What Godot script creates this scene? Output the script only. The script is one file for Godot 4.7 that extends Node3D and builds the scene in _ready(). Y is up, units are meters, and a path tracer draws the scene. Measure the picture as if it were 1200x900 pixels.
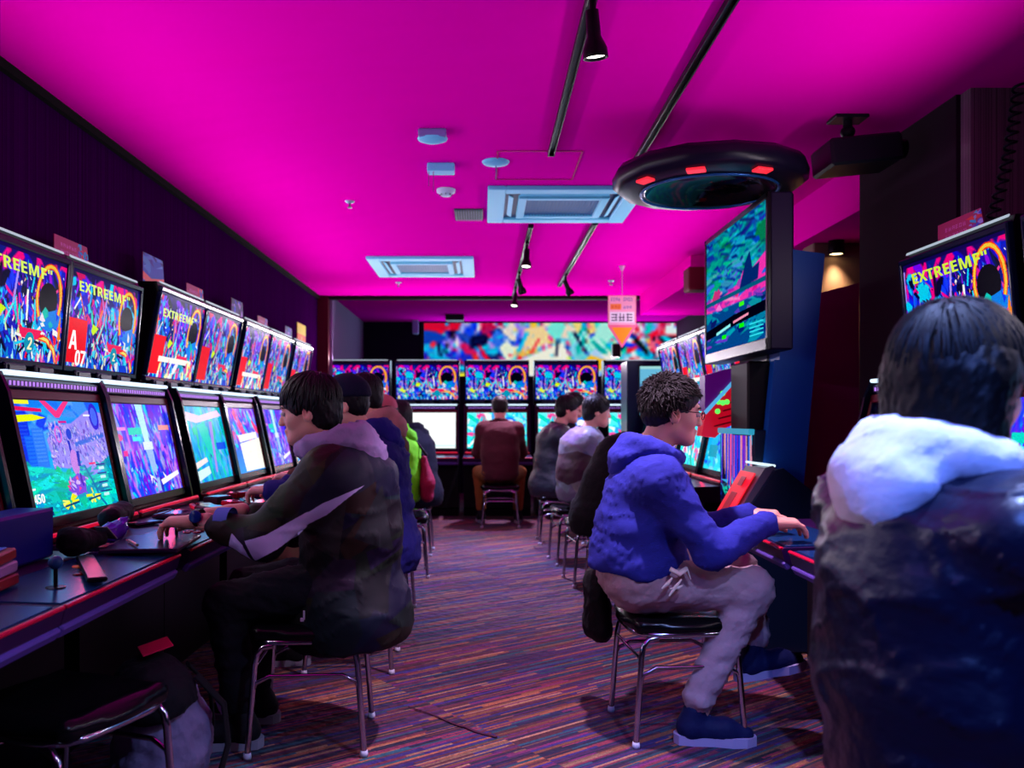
extends Node3D
# A game arcade: rows of sit-down cabinets on both sides, players on chrome stools, hot-pink painted ceiling.
# World: camera at the origin of x and z looking along -z, y up, metres.

const F := 1020.0        # focal length in pixels of the 1200 x 900 frame
const VX := 566.0        # vanishing point of the room's long axis, in pixels
const VY := 490.0
const EYE := 1.13        # camera height
const EXPOSURE := 1.0
const WASH := 1.22          # tilt of the added ceiling wash lights away from the wall, radians
const WASH_E := .50
const SCREEN_E := .10
const UPPER_E := .95
const LOWER_E := 1.05
const RED_E := .20
const CEIL := 2.58

class MB:
	var v := PackedVector3Array()
	var n := PackedVector3Array()
	var uv := PackedVector2Array()
	var idx := PackedInt32Array()
	func quad(a: Vector3, b: Vector3, c: Vector3, d: Vector3) -> void:
		var nn := (b - a).cross(c - a)
		if nn.length_squared() < 1e-14:
			nn = (c - a).cross(d - a)
		nn = nn.normalized()
		var s := v.size()
		v.append_array([a, b, c, d])
		n.append_array([nn, nn, nn, nn])
		uv.append_array([Vector2(0, 1), Vector2(1, 1), Vector2(1, 0), Vector2(0, 0)])
		idx.append_array([s, s + 2, s + 1, s, s + 3, s + 2])
	func tri(a: Vector3, b: Vector3, c: Vector3) -> void:
		var nn := (b - a).cross(c - a).normalized()
		var s := v.size()
		v.append_array([a, b, c])
		n.append_array([nn, nn, nn])
		uv.append_array([Vector2(0, 1), Vector2(1, 1), Vector2(1, 0)])
		idx.append_array([s, s + 2, s + 1])
	# chamfered box
	func box(c: Vector3, size: Vector3, bev := 0.0, bas := Basis()) -> void:
		var h := size * 0.5
		bev = minf(bev, minf(h.x, minf(h.y, h.z)) * 0.9)
		var P := func(x: float, y: float, z: float) -> Vector3: return c + bas * Vector3(x, y, z)
		if bev <= 0.0:
			_six(c, h, h, h, bas)
			return
		var hx := Vector3(h.x, h.y - bev, h.z - bev)
		var hy := Vector3(h.x - bev, h.y, h.z - bev)
		var hz := Vector3(h.x - bev, h.y - bev, h.z)
		_six(c, hx, hy, hz, bas)
		for s in [-1.0, 1.0]:
			for t in [-1.0, 1.0]:
				# edges along z between x face and y face
				_q(P.call(s * hx.x, t * hx.y, -hx.z), P.call(s * hy.x, t * hy.y, -hy.z), P.call(s * hy.x, t * hy.y, hy.z), P.call(s * hx.x, t * hx.y, hx.z), bas * Vector3(s, t, 0))
				_q(P.call(s * hx.x, -hx.y, t * hx.z), P.call(s * hz.x, -hz.y, t * hz.z), P.call(s * hz.x, hz.y, t * hz.z), P.call(s * hx.x, hx.y, t * hx.z), bas * Vector3(s, 0, t))
				_q(P.call(-hy.x, s * hy.y, t * hy.z), P.call(-hz.x, s * hz.y, t * hz.z), P.call(hz.x, s * hz.y, t * hz.z), P.call(hy.x, s * hy.y, t * hy.z), bas * Vector3(0, s, t))
				for u in [-1.0, 1.0]:
					var a: Vector3 = P.call(u * hx.x, s * hx.y, t * hx.z)
					var b: Vector3 = P.call(u * hy.x, s * hy.y, t * hy.z)
					var d: Vector3 = P.call(u * hz.x, s * hz.y, t * hz.z)
					if (b - a).cross(d - a).dot(bas * Vector3(u, s, t)) > 0.0:
						tri(a, b, d)
					else:
						tri(a, d, b)
	func _q(a: Vector3, b: Vector3, c: Vector3, d: Vector3, out: Vector3) -> void:
		if (b - a).cross(c - a).dot(out) > 0.0:
			quad(a, b, c, d)
		else:
			quad(a, d, c, b)
	func _six(c: Vector3, hx: Vector3, hy: Vector3, hz: Vector3, bas: Basis) -> void:
		for s in [-1.0, 1.0]:
			_q(c + bas * Vector3(s * hx.x, -hx.y, s * hx.z), c + bas * Vector3(s * hx.x, -hx.y, -s * hx.z), c + bas * Vector3(s * hx.x, hx.y, -s * hx.z), c + bas * Vector3(s * hx.x, hx.y, s * hx.z), bas * Vector3(s, 0, 0))
			_q(c + bas * Vector3(-hy.x, s * hy.y, s * hy.z), c + bas * Vector3(hy.x, s * hy.y, s * hy.z), c + bas * Vector3(hy.x, s * hy.y, -s * hy.z), c + bas * Vector3(-hy.x, s * hy.y, -s * hy.z), bas * Vector3(0, s, 0))
			_q(c + bas * Vector3(-s * hz.x, -hz.y, s * hz.z), c + bas * Vector3(s * hz.x, -hz.y, s * hz.z), c + bas * Vector3(s * hz.x, hz.y, s * hz.z), c + bas * Vector3(-s * hz.x, hz.y, s * hz.z), bas * Vector3(0, 0, s))
	# a swept tube; r is a number or an array of radii
	func tube(pts: Array, r, sides := 10, caps := true, flat := 1.0) -> void:
		var m := pts.size()
		var up := Vector3(0.13, 0.97, 0.21).normalized()
		var s := v.size()
		for i in m:
			var t: Vector3 = (pts[mini(i + 1, m - 1)] - pts[maxi(i - 1, 0)]).normalized()
			var a := up - t * up.dot(t)
			if a.length() < 0.05:
				a = Vector3(1, 0, 0) - t * t.x
			a = a.normalized()
			var b := t.cross(a)
			up = a
			var rr: float = r[i] if r is Array else r
			for k in sides:
				var w := TAU * k / sides
				var d := a * cos(w) * flat + b * sin(w)
				v.append(pts[i] + d * rr)
				n.append((a * cos(w) + b * sin(w) * flat).normalized())
				uv.append(Vector2(float(k) / sides, float(i) / (m - 1)))
		for i in m - 1:
			for k in sides:
				var k2 := (k + 1) % sides
				var a0 := s + i * sides + k
				var a1 := s + i * sides + k2
				var b0 := a0 + sides
				var b1 := a1 + sides
				idx.append_array([a0, b0, a1, a1, b0, b1])
		if caps:
			for e in 2:
				var at: Vector3 = pts[0] if e == 0 else pts[m - 1]
				var nd: Vector3 = (pts[0] - pts[1]).normalized() if e == 0 else (pts[m - 1] - pts[m - 2]).normalized()
				var s2 := v.size()
				v.append(at); n.append(nd); uv.append(Vector2(.5, .5))
				for k in sides:
					v.append(v[s + (0 if e == 0 else (m - 1) * sides) + k]); n.append(nd); uv.append(Vector2(.5, .5))
				for k in sides:
					if e == 0:
						idx.append_array([s2, s2 + 1 + k, s2 + 1 + (k + 1) % sides])
					else:
						idx.append_array([s2, s2 + 1 + (k + 1) % sides, s2 + 1 + k])
	# profile of Vector2(radius, height) from the bottom up, turned about y
	func lathe(prof: Array, seg := 20, xf := Transform3D(), sx := 1.0, sz := 1.0) -> void:
		var m := prof.size()
		var s := v.size()
		for i in m:
			var p: Vector2 = prof[i]
			var t: Vector2 = (prof[mini(i + 1, m - 1)] - prof[maxi(i - 1, 0)]).normalized()
			for k in seg + 1:
				var w := TAU * k / seg
				v.append(xf * Vector3(p.x * cos(w) * sx, p.y, p.x * sin(w) * sz))
				n.append((xf.basis * Vector3(t.y * cos(w), -t.x, t.y * sin(w))).normalized())
				uv.append(Vector2(float(k) / seg, 1.0 - float(i) / (m - 1)))
		for i in m - 1:
			for k in seg:
				var a := s + i * (seg + 1) + k
				var b := a + seg + 1
				idx.append_array([a, a + 1, b, a + 1, b + 1, b])
	# counter-clockwise outline in the xy plane, extruded from z0 to z1
	func prism(poly: PackedVector2Array, z0: float, z1: float, xf := Transform3D()) -> void:
		if Geometry2D.is_polygon_clockwise(poly):
			poly.reverse()
		var t := Geometry2D.triangulate_polygon(poly)
		for i in range(0, t.size(), 3):
			var a := poly[t[i]]
			var b := poly[t[i + 1]]
			var c := poly[t[i + 2]]
			if (b - a).cross(c - a) < 0.0:
				var x := b
				b = c
				c = x
			tri(xf * Vector3(a.x, a.y, z1), xf * Vector3(b.x, b.y, z1), xf * Vector3(c.x, c.y, z1))
			tri(xf * Vector3(a.x, a.y, z0), xf * Vector3(c.x, c.y, z0), xf * Vector3(b.x, b.y, z0))
		for i in poly.size():
			var a := poly[i]
			var b := poly[(i + 1) % poly.size()]
			quad(xf * Vector3(a.x, a.y, z0), xf * Vector3(b.x, b.y, z0), xf * Vector3(b.x, b.y, z1), xf * Vector3(a.x, a.y, z1))
	func ball(c: Vector3, r: Vector3, seg := 12, rings := 8, bas := Basis()) -> void:
		var prof := []
		for i in rings + 1:
			var w := -PI / 2 + PI * i / rings
			prof.append(Vector2(cos(w), sin(w)))
		lathe(prof, seg, Transform3D(bas * Basis.from_scale(r), c))
	func mesh() -> ArrayMesh:
		var a := []
		a.resize(Mesh.ARRAY_MAX)
		a[Mesh.ARRAY_VERTEX] = v
		a[Mesh.ARRAY_NORMAL] = n
		a[Mesh.ARRAY_TEX_UV] = uv
		a[Mesh.ARRAY_INDEX] = idx
		var m := ArrayMesh.new()
		m.add_surface_from_arrays(Mesh.PRIMITIVE_TRIANGLES, a)
		return m

# ---------------------------------------------------------------- naming and tagging
var counts := {}
var meshes := {}
var mats := {}

func numbered(called: String) -> String:
	var k: int = counts.get(called, 0)
	counts[called] = k + 1
	return called if k == 0 else "%s_%03d" % [called, k]

func tag(o: Node3D, label: String, category: String, group := "", kind := "") -> Node3D:
	if label: o.set_meta("label", label)
	if category: o.set_meta("category", category)
	if group: o.set_meta("group", group)
	if kind: o.set_meta("kind", kind)
	return o

func thing(called: String, label: String, category: String, at := Vector3.ZERO, turn := 0.0, group := "") -> Node3D:
	var o := Node3D.new()
	o.name = numbered(called)
	add_child(o)
	o.position = at
	o.rotation.y = turn
	return tag(o, label, category, group)

func part(called: String, m, mat: Material, parent: Node3D, label := "") -> MeshInstance3D:
	var o := MeshInstance3D.new()
	o.mesh = m.mesh() if m is MB else m
	o.material_override = mat
	o.cast_shadow = GeometryInstance3D.SHADOW_CASTING_SETTING_ON
	o.name = called
	parent.add_child(o, true)
	if label: o.set_meta("label", label)
	return o

func single(called: String, m, mat: Material, label: String, category: String, at := Vector3.ZERO, turn := 0.0, group := "") -> MeshInstance3D:
	var o := MeshInstance3D.new()
	o.mesh = m.mesh() if m is MB else m
	o.material_override = mat
	o.name = numbered(called)
	add_child(o)
	o.position = at
	o.rotation.y = turn
	tag(o, label, category, group)
	return o

func struct(called: String, m, mat: Material, label := "") -> MeshInstance3D:
	var o := MeshInstance3D.new()
	o.mesh = m.mesh() if m is MB else m
	o.material_override = mat
	o.name = numbered(called)
	add_child(o)
	o.set_meta("kind", "structure")
	o.set_meta("label", label if label else called.replace("_", " "))
	o.set_meta("category", called.split("_")[0])
	return o

func mat(c: Color, rough := 0.6, metal := 0.0, key := "") -> StandardMaterial3D:
	var k := "%s|%.3f|%.3f|%s" % [c.to_html(), rough, metal, key]
	if not mats.has(k):
		var m := StandardMaterial3D.new()
		m.albedo_color = c
		m.roughness = rough
		m.metallic = metal
		m.metallic_specular = .5 if metal > .5 else .3
		mats[k] = m
	return mats[k]

func glow(c: Color, energy: float, base := Color(.05, .05, .06)) -> StandardMaterial3D:
	var k := "glow%s|%.3f" % [c.to_html(), energy]
	if not mats.has(k):
		var m := StandardMaterial3D.new()
		m.albedo_color = base
		m.roughness = .4
		m.emission_enabled = true
		m.emission = c
		m.emission_energy_multiplier = energy
		mats[k] = m
	return mats[k]

func screen_mat(tex: Texture2D, energy: float) -> StandardMaterial3D:
	var m := StandardMaterial3D.new()
	m.albedo_color = Color(.01, .01, .015)
	m.roughness = .22
	m.metallic_specular = .07
	m.emission_enabled = true
	m.emission = Color.BLACK
	m.emission_texture = tex
	m.emission_energy_multiplier = energy
	return m

func area(at: Vector3, towards: Vector3, size: Vector2, c: Color, energy: float, parent: Node3D) -> void:
	var l := AreaLight3D.new()
	l.name = "light"
	l.area_size = size
	l.light_color = c
	l.light_energy = energy
	l.area_range = 30.0
	l.shadow_enabled = true
	parent.add_child(l, true)
	var up := Vector3.UP if absf(towards.normalized().y) < .95 else Vector3.RIGHT
	l.transform = Transform3D(Basis.looking_at(towards, up), at)

# pixel of the photograph and distance along -z -> point
func at_px(px: float, py: float, z: float) -> Vector3:
	return Vector3((px - VX) / F * z, EYE - (py - VY) / F * z, -z)

# ---------------------------------------------------------------- painted textures (screens, prints, cloth)
class Paint:
	var im: Image
	var w: int
	var h: int
	var rng := RandomNumberGenerator.new()
	func _init(ww: int, hh: int, base: Color, sd := 1) -> void:
		w = ww; h = hh
		im = Image.create(w, h, false, Image.FORMAT_RGB8)
		im.fill(base)
		rng.seed = sd
	func poly(pts: Array, c: Color) -> void:   # points in 0..1, y down
		var y0 := 1e9
		var y1 := -1e9
		for p in pts:
			y0 = minf(y0, p.y); y1 = maxf(y1, p.y)
		var a := maxi(0, int(y0 * h))
		var b := mini(h - 1, int(y1 * h))
		for y in range(a, b + 1):
			var yy := (y + .5) / h
			var xs := []
			for i in pts.size():
				var p: Vector2 = pts[i]
				var q: Vector2 = pts[(i + 1) % pts.size()]
				if (p.y <= yy) != (q.y <= yy):
					xs.append(p.x + (yy - p.y) / (q.y - p.y) * (q.x - p.x))
			xs.sort()
			for i in range(0, xs.size() - 1, 2):
				var x0 := clampi(int(xs[i] * w), 0, w)
				var x1 := clampi(int(ceil(xs[i + 1] * w)), 0, w)
				if x1 > x0:
					im.fill_rect(Rect2i(x0, y, x1 - x0, 1), c)
	func rect(x: float, y: float, ww: float, hh: float, c: Color) -> void:
		im.fill_rect(Rect2i(int(x * w), int(y * h), maxi(1, int(ww * w)), maxi(1, int(hh * h))), c)
	func line(p: Vector2, q: Vector2, wid: float, c: Color) -> void:
		var d := (q - p)
		d = Vector2(d.x * w, d.y * h).normalized().orthogonal() * wid * h * .5
		d = Vector2(d.x / w, d.y / h)
		poly([p + d, q + d, q - d, p - d], c)
	func curve(pts: Array, wid: float, c: Color) -> void:
		for i in pts.size() - 1:
			line(pts[i], pts[i + 1], wid, c)
	func oval(c: Vector2, rx: float, ry: float, col: Color) -> void:
		var pts := []
		for i in 18:
			pts.append(c + Vector2(cos(TAU * i / 18) * rx, sin(TAU * i / 18) * ry))
		poly(pts, col)
	func shard(c: Vector2, size: float, stretch: float, ang: float, col: Color) -> void:
		var pts := []
		var k := rng.randi_range(3, 6)
		for i in k:
			var a := TAU * (i + rng.randf() * .7) / k
			var r := size * rng.randf_range(.5, 1.0)
			var p := Vector2(cos(a) * r * stretch, sin(a) * r / stretch).rotated(ang)
			pts.append(c + Vector2(p.x * h / w, p.y))
		poly(pts, col)
	func shards(count: int, lo: Vector2, hi: Vector2, size0: float, size1: float, stretch: float, ang: float, spread: float, cols: Array) -> void:
		for i in count:
			var c := Vector2(rng.randf_range(lo.x, hi.x), rng.randf_range(lo.y, hi.y))
			var col: Color = cols[rng.randi() % cols.size()]
			col = col.lerp(Color(rng.randf(), rng.randf(), rng.randf()), .12)
			shard(c, rng.randf_range(size0, size1), rng.randf_range(1.0, stretch), ang + rng.randf_range(-spread, spread), col)
	func grad(top: Color, bottom: Color) -> void:
		for y in h:
			im.fill_rect(Rect2i(0, y, w, 1), top.lerp(bottom, float(y) / h))
	func speckle(amount: float) -> void:
		for y in h:
			for x in range(0, w, 2):
				var k := 1.0 + rng.randf_range(-amount, amount)
				var c := im.get_pixel(x, y)
				im.fill_rect(Rect2i(x, y, 2, 1), Color(c.r * k, c.g * k, c.b * k))
	func soften(by := 2) -> void:
		im.resize(w / by, h / by, Image.INTERPOLATE_LANCZOS)
		im.resize(w, h, Image.INTERPOLATE_CUBIC)
	func finish(contrast := 1.2, saturation := 1.3, grain := .08) -> ImageTexture:
		im.adjust_bcs(1.0, contrast, saturation)
		speckle(grain)
		return tex()
	func tex() -> ImageTexture:
		return ImageTexture.create_from_image(im)

func glyphs(p: Paint, x0: float, y0: float, ww: float, hh: float, count: int, c: Color) -> void:
	# rows of small stroke characters, as on a printed notice seen from afar
	var cw := ww / count
	for i in count:
		var x := x0 + cw * (i + .08)
		var e := cw * .8
		var t := maxf(.012, hh * .16)
		var k := p.rng.randi() % 5
		if k != 0: p.rect(x, y0 + hh * .12, e, t * .8, c)
		if k != 1: p.rect(x, y0 + hh * .5, e, t * .8, c)
		if k != 2: p.rect(x, y0 + hh * .86, e, t * .8, c)
		if k != 3: p.rect(x + e * .15, y0, e * .16, hh, c)
		if k != 4: p.rect(x + e * .7, y0 + hh * .1, e * .16, hh * .9, c)

var cyan := Color(.1, .75, .95)
var teal := Color(.0, .75, .7)
var blue := Color(.1, .25, .95)
var deep := Color(.08, .05, .45)
var navy := Color(.03, .04, .2)
var magenta := Color(.9, .05, .55)
var pink := Color(1., .35, .6)
var red := Color(.95, .12, .25)
var orange := Color(1., .5, .15)
var yellow := Color(.95, .95, .3)
var lime := Color(.75, .95, .1)
var white := Color(.97, .98, 1.)
var violet := Color(.5, .1, .85)
var lilac := Color(.68, .6, .95)

# upper marquee display: a busy abstract burst of colour with dark ground, an orange ribbon loop and a starburst
func art_marquee(sd: int, style: int) -> ImageTexture:
	var p := Paint.new(512, 296, deep, sd)
	p.grad(Color(.16, .04, .34), Color(.1, .3, .75))
	p.shards(40, Vector2(0, 0), Vector2(1, .5), .1, .28, 1.8, 1.1, .5, [magenta, deep, navy, violet, Color(.7, .05, .4)])
	p.shards(60, Vector2(0, .1), Vector2(1, .8), .06, .2, 2.2, 1.2, .7, [blue, deep, navy, violet, cyan, Color(.15, .1, .7)])
	p.soften(6)
	p.shards(130, Vector2(0, .12), Vector2(1, .75), .02, .09, 2.6, 1.2, .7, [blue, deep, navy, Color(.1, .1, .6), cyan, Color(.1, .45, .9), violet, magenta])
	p.soften(3)
	p.shards(150, Vector2(0, .4), Vector2(1, 1.), .02, .075, 2.6, 1.3, .6, [cyan, teal, blue, navy, deep, lilac, Color(.6, .9, 1.), Color(.05, .5, .8), pink])
	p.shards(60, Vector2(.02, .68), Vector2(.98, 1.), .02, .07, 2.4, 1.5, .4, [white, Color(.7, .95, 1.), cyan, Color(.95, .95, .75), Color(.4, .8, 1.), navy])
	p.soften(2)
	p.shards(150, Vector2(0, .1), Vector2(1, 1.), .008, .026, 2.4, 1.2, .9, [white, cyan, navy, pink, blue, Color(.95, .8, .6), deep, teal])
	# bright mechanical limbs running up the picture
	for i in 16:
		var x := p.rng.randf()
		var y := p.rng.randf_range(.35, .95)
		var d := Vector2(p.rng.randf_range(-.1, .1), -p.rng.randf_range(.1, .35))
		p.line(Vector2(x, y), Vector2(x, y) + d, p.rng.randf_range(.012, .03), [white, cyan, pink, lilac, orange][p.rng.randi() % 5])
	p.line(Vector2(.5, .1), Vector2(.47, .5), .03, lilac)
	p.line(Vector2(.47, .5), Vector2(.4, .7), .022, Color(.5, .9, 1.))
	p.poly([Vector2(.33, .52), Vector2(.41, .56), Vector2(.34, .64), Vector2(.31, .6)], lime)
	p.poly([Vector2(.04, .74), Vector2(.1, .66), Vector2(.12, .75), Vector2(.18, .7), Vector2(.12, .82)], Color(.8, .9, .3))
	# dark hollow with an orange ribbon looping round it
	p.oval(Vector2(.82, .4), .1, .17, Color(.05, .04, .1))
	p.poly([Vector2(.72, .55), Vector2(.85, .5), Vector2(.97, .45), Vector2(.99, .62), Vector2(.85, .7), Vector2(.74, .66)], Color(.1, .5, .8))
	p.shards(14, Vector2(.72, .5), Vector2(.98, .75), .03, .08, 1.6, .4, .9, [cyan, teal, blue, white])
	var loop := []
	for i in 15:
		var a := 2.4 + 4.4 * i / 14.0
		loop.append(Vector2(.83 + cos(a) * .13, .37 + sin(a) * .3))
	p.curve(loop, .055, Color(.95, .3, .15))
	p.curve(loop, .03, Color(1., .75, .35))
	var tail := [Vector2(.66, .72), Vector2(.75, .76), Vector2(.84, .78), Vector2(.92, .86), Vector2(.96, .98)]
	p.curve(tail, .06, Color(.95, .35, .2))
	p.curve(tail, .03, Color(1., .85, .5))
	p.shards(10, Vector2(.86, .62), Vector2(1., 1.), .03, .08, 2.5, 1.4, .4, [red, magenta, orange])
	# starburst emblem
	if style != 3:
		var c := Vector2(.66, .8)
		for i in 12:
			var a := TAU * i / 12 + .2
			p.line(c, c + Vector2(cos(a) * .15, sin(a) * .18), .025, [navy, cyan, white, red][i % 4])
		p.poly([Vector2(.54, .7), Vector2(.78, .7), Vector2(.74, .79), Vector2(.58, .79)], Color(.9, .2, .4))
		p.oval(c + Vector2(0, .03), .05, .1, Color(.1, .55, .65))
	if style == 1 or style == 2:
		p.rect(.02, .50, .24, .46, Color(.92, .06, .2))
	if style == 2:
		p.rect(.18, .74, .7, .07, Color(1., .98, .9))
		p.shards(30, Vector2(.18, .8), Vector2(.95, 1.), .03, .1, 1.8, 1.5, .4, [white, Color(1., .95, .7), pink, cyan])
	p.rect(0, 0, 1, .035, Color(.12, .05, .3))
	return p.finish(1.12, 1.25, .1)

func art_game_canyon() -> ImageTexture:
	var p := Paint.new(640, 448, Color(.1, .45, .9), 11)
	p.grad(Color(.12, .5, .95), Color(.05, .75, .9))
	p.shards(60, Vector2(0, 0), Vector2(1, .45), .06, .2, 2.2, .2, .5, [Color(.1, .45, .95), Color(.2, .6, 1.), Color(.15, .35, .85), Color(.35, .65, 1.)])
	p.soften(8)
	# towers
	for t in [[.0, .1, .14, .5, Color(.08, .25, .8)], [.08, .3, .13, .3, Color(.1, .4, .9)], [.16, .24, .12, .34, Color(.25, .5, .95)]]:
		p.rect(t[0], t[1], t[2], t[3], t[4])
		for i in 9:
			p.rect(t[0] + .01, t[1] + .02 + i * .032, t[2] - .02, .01, t[4].lightened(.18))
	# pale cliff
	p.poly([Vector2(.3, .34), Vector2(.42, .22), Vector2(.6, .2), Vector2(.82, .08), Vector2(1, .1), Vector2(1, .62), Vector2(.75, .7), Vector2(.5, .62), Vector2(.33, .58)], Color(.62, .58, .92))
	p.shards(260, Vector2(.31, .2), Vector2(.98, .6), .01, .04, 2.2, 1.2, .6, [Color(.7, .66, .96), Color(.5, .45, .85), Color(.8, .74, .98), Color(.42, .4, .8), Color(.62, .6, .95)])
	p.poly([Vector2(.6, .38), Vector2(.98, .3), Vector2(.98, .34), Vector2(.6, .42)], Color(.3, .45, .8))
	for i in 9:
		p.rect(.62 + i * .038, .335 - i * .005, .012, .05, Color(.35, .4, .8))
	# green ground
	p.poly([Vector2(0, .55), Vector2(.2, .57), Vector2(.4, .63), Vector2(.55, .66), Vector2(.7, .7), Vector2(1, .68), Vector2(1, 1), Vector2(0, 1)], Color(.02, .72, .7))
	p.shards(90, Vector2(0, .58), Vector2(1, 1), .04, .14, 3.0, 0., .35, [Color(.0, .8, .75), Color(.05, .65, .75), Color(.0, .72, .6), Color(.1, .85, .85), Color(.05, .55, .7)])
	p.soften(5)
	p.shards(220, Vector2(0, .6), Vector2(1, 1), .006, .03, 3.0, 0., .5, [Color(.0, .85, .8), Color(.05, .6, .7), Color(.0, .7, .55), Color(.15, .9, .9)])
	p.shards(200, Vector2(.31, .2), Vector2(.98, .6), .006, .022, 2., 1.2, .8, [Color(.75, .7, .98), Color(.45, .4, .82), Color(.85, .8, 1.), Color(.38, .38, .78)])
	p.curve([Vector2(.66, .6), Vector2(.72, .75), Vector2(.78, .92), Vector2(.84, 1.)], .025, Color(.05, .45, .65))
	# small figure with a raised blade
	p.line(Vector2(.53, .36), Vector2(.535, .56), .03, Color(.15, .2, .7))
	p.oval(Vector2(.55, .3), .03, .05, Color(.2, .3, .75))
	p.oval(Vector2(.555, .56), .045, .12, Color(.75, .55, .85))
	p.line(Vector2(.61, .46), Vector2(.6, .6), .045, Color(.1, .2, .65))
	p.poly([Vector2(.46, .72), Vector2(.56, .66), Vector2(.64, .7), Vector2(.62, .84), Vector2(.5, .86), Vector2(.42, .8)], Color(.5, .35, .8))
	p.shards(22, Vector2(.43, .68), Vector2(.66, .86), .015, .045, 1.8, 1., .8, [Color(.3, .15, .7), pink, Color(.85, .75, 1.), Color(.55, .35, .85)])
	# yellow splash lettering shapes
	for t in [Vector2(.42, .9), Vector2(.7, .88)]:
		for i in 9:
			var a := p.rng.randf_range(0, TAU)
			p.line(t + Vector2(cos(a), sin(a)) * .015, t + Vector2(cos(a) * .09, sin(a) * .07), p.rng.randf_range(.012, .035), [Color(.95, .9, .25), Color(.98, .95, .5), Color(.85, .85, .2)][i % 3])
		p.line(t + Vector2(-.07, .035), t + Vector2(.09, .015), .018, Color(.1, .3, .45))
	# bars and gauges
	p.poly([Vector2(0, .05), Vector2(.3, .07), Vector2(.3, .1), Vector2(0, .085)], Color(.8, .15, .4))
	p.poly([Vector2(0, .13), Vector2(.2, .12), Vector2(.33, .15), Vector2(.2, .175), Vector2(0, .19)], Color(.85, .95, .15))
	p.rect(.05, .0, .14, .035, Color(.9, .9, .3))
	p.poly([Vector2(.3, .0), Vector2(.36, .0), Vector2(.46, .09), Vector2(.56, .0), Vector2(.62, .0), Vector2(.48, .15), Vector2(.44, .15)], Color(.95, .3, .55))
	p.oval(Vector2(.9, .14), .06, .13, Color(.25, .2, .75))
	p.oval(Vector2(.9, .14), .04, .09, Color(.35, .45, .95))
	p.rect(.46, .18, .09, .022, Color(.75, .15, .55))
	p.rect(.77, .12, .08, .02, white)
	for i in 14:
		var a := TAU * i / 14
		p.line(Vector2(.43, .3) + Vector2(cos(a) * .032, sin(a) * .07), Vector2(.43, .3) + Vector2(cos(a + .5) * .032, sin(a + .5) * .07), .012, Color(.85, .4, .8))
	for i in 4:
		p.rect(.8, .6 + i * .085, .12, .014, Color(.08, .15, .5))
		p.rect(.83, .625 + i * .085, .07, .03, Color(.75, .9, 1.))
	p.rect(.72, .58, .08, .02, Color(.85, .2, .45))
	p.rect(.02, .74, .07, .02, Color(.85, .95, 1.)); p.rect(.0, .72, .025, .05, Color(.1, .2, .5))
	p.poly([Vector2(0, .8), Vector2(.03, .84), Vector2(.06, .8), Vector2(.04, .9), Vector2(.02, .97)], lime)
	p.rect(.05, .915, .17, .03, Color(.04, .15, .4)); p.rect(.07, .922, .11, .014, Color(.4, .75, .95))
	p.rect(.06, .955, .16, .035, Color(.05, .2, .45)); p.rect(.1, .965, .08, .014, Color(.6, .9, 1.))
	p.rect(.86, .86, .09, .012, Color(.05, .2, .4))
	return p.finish(1.1, 1.2, .1)

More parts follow.
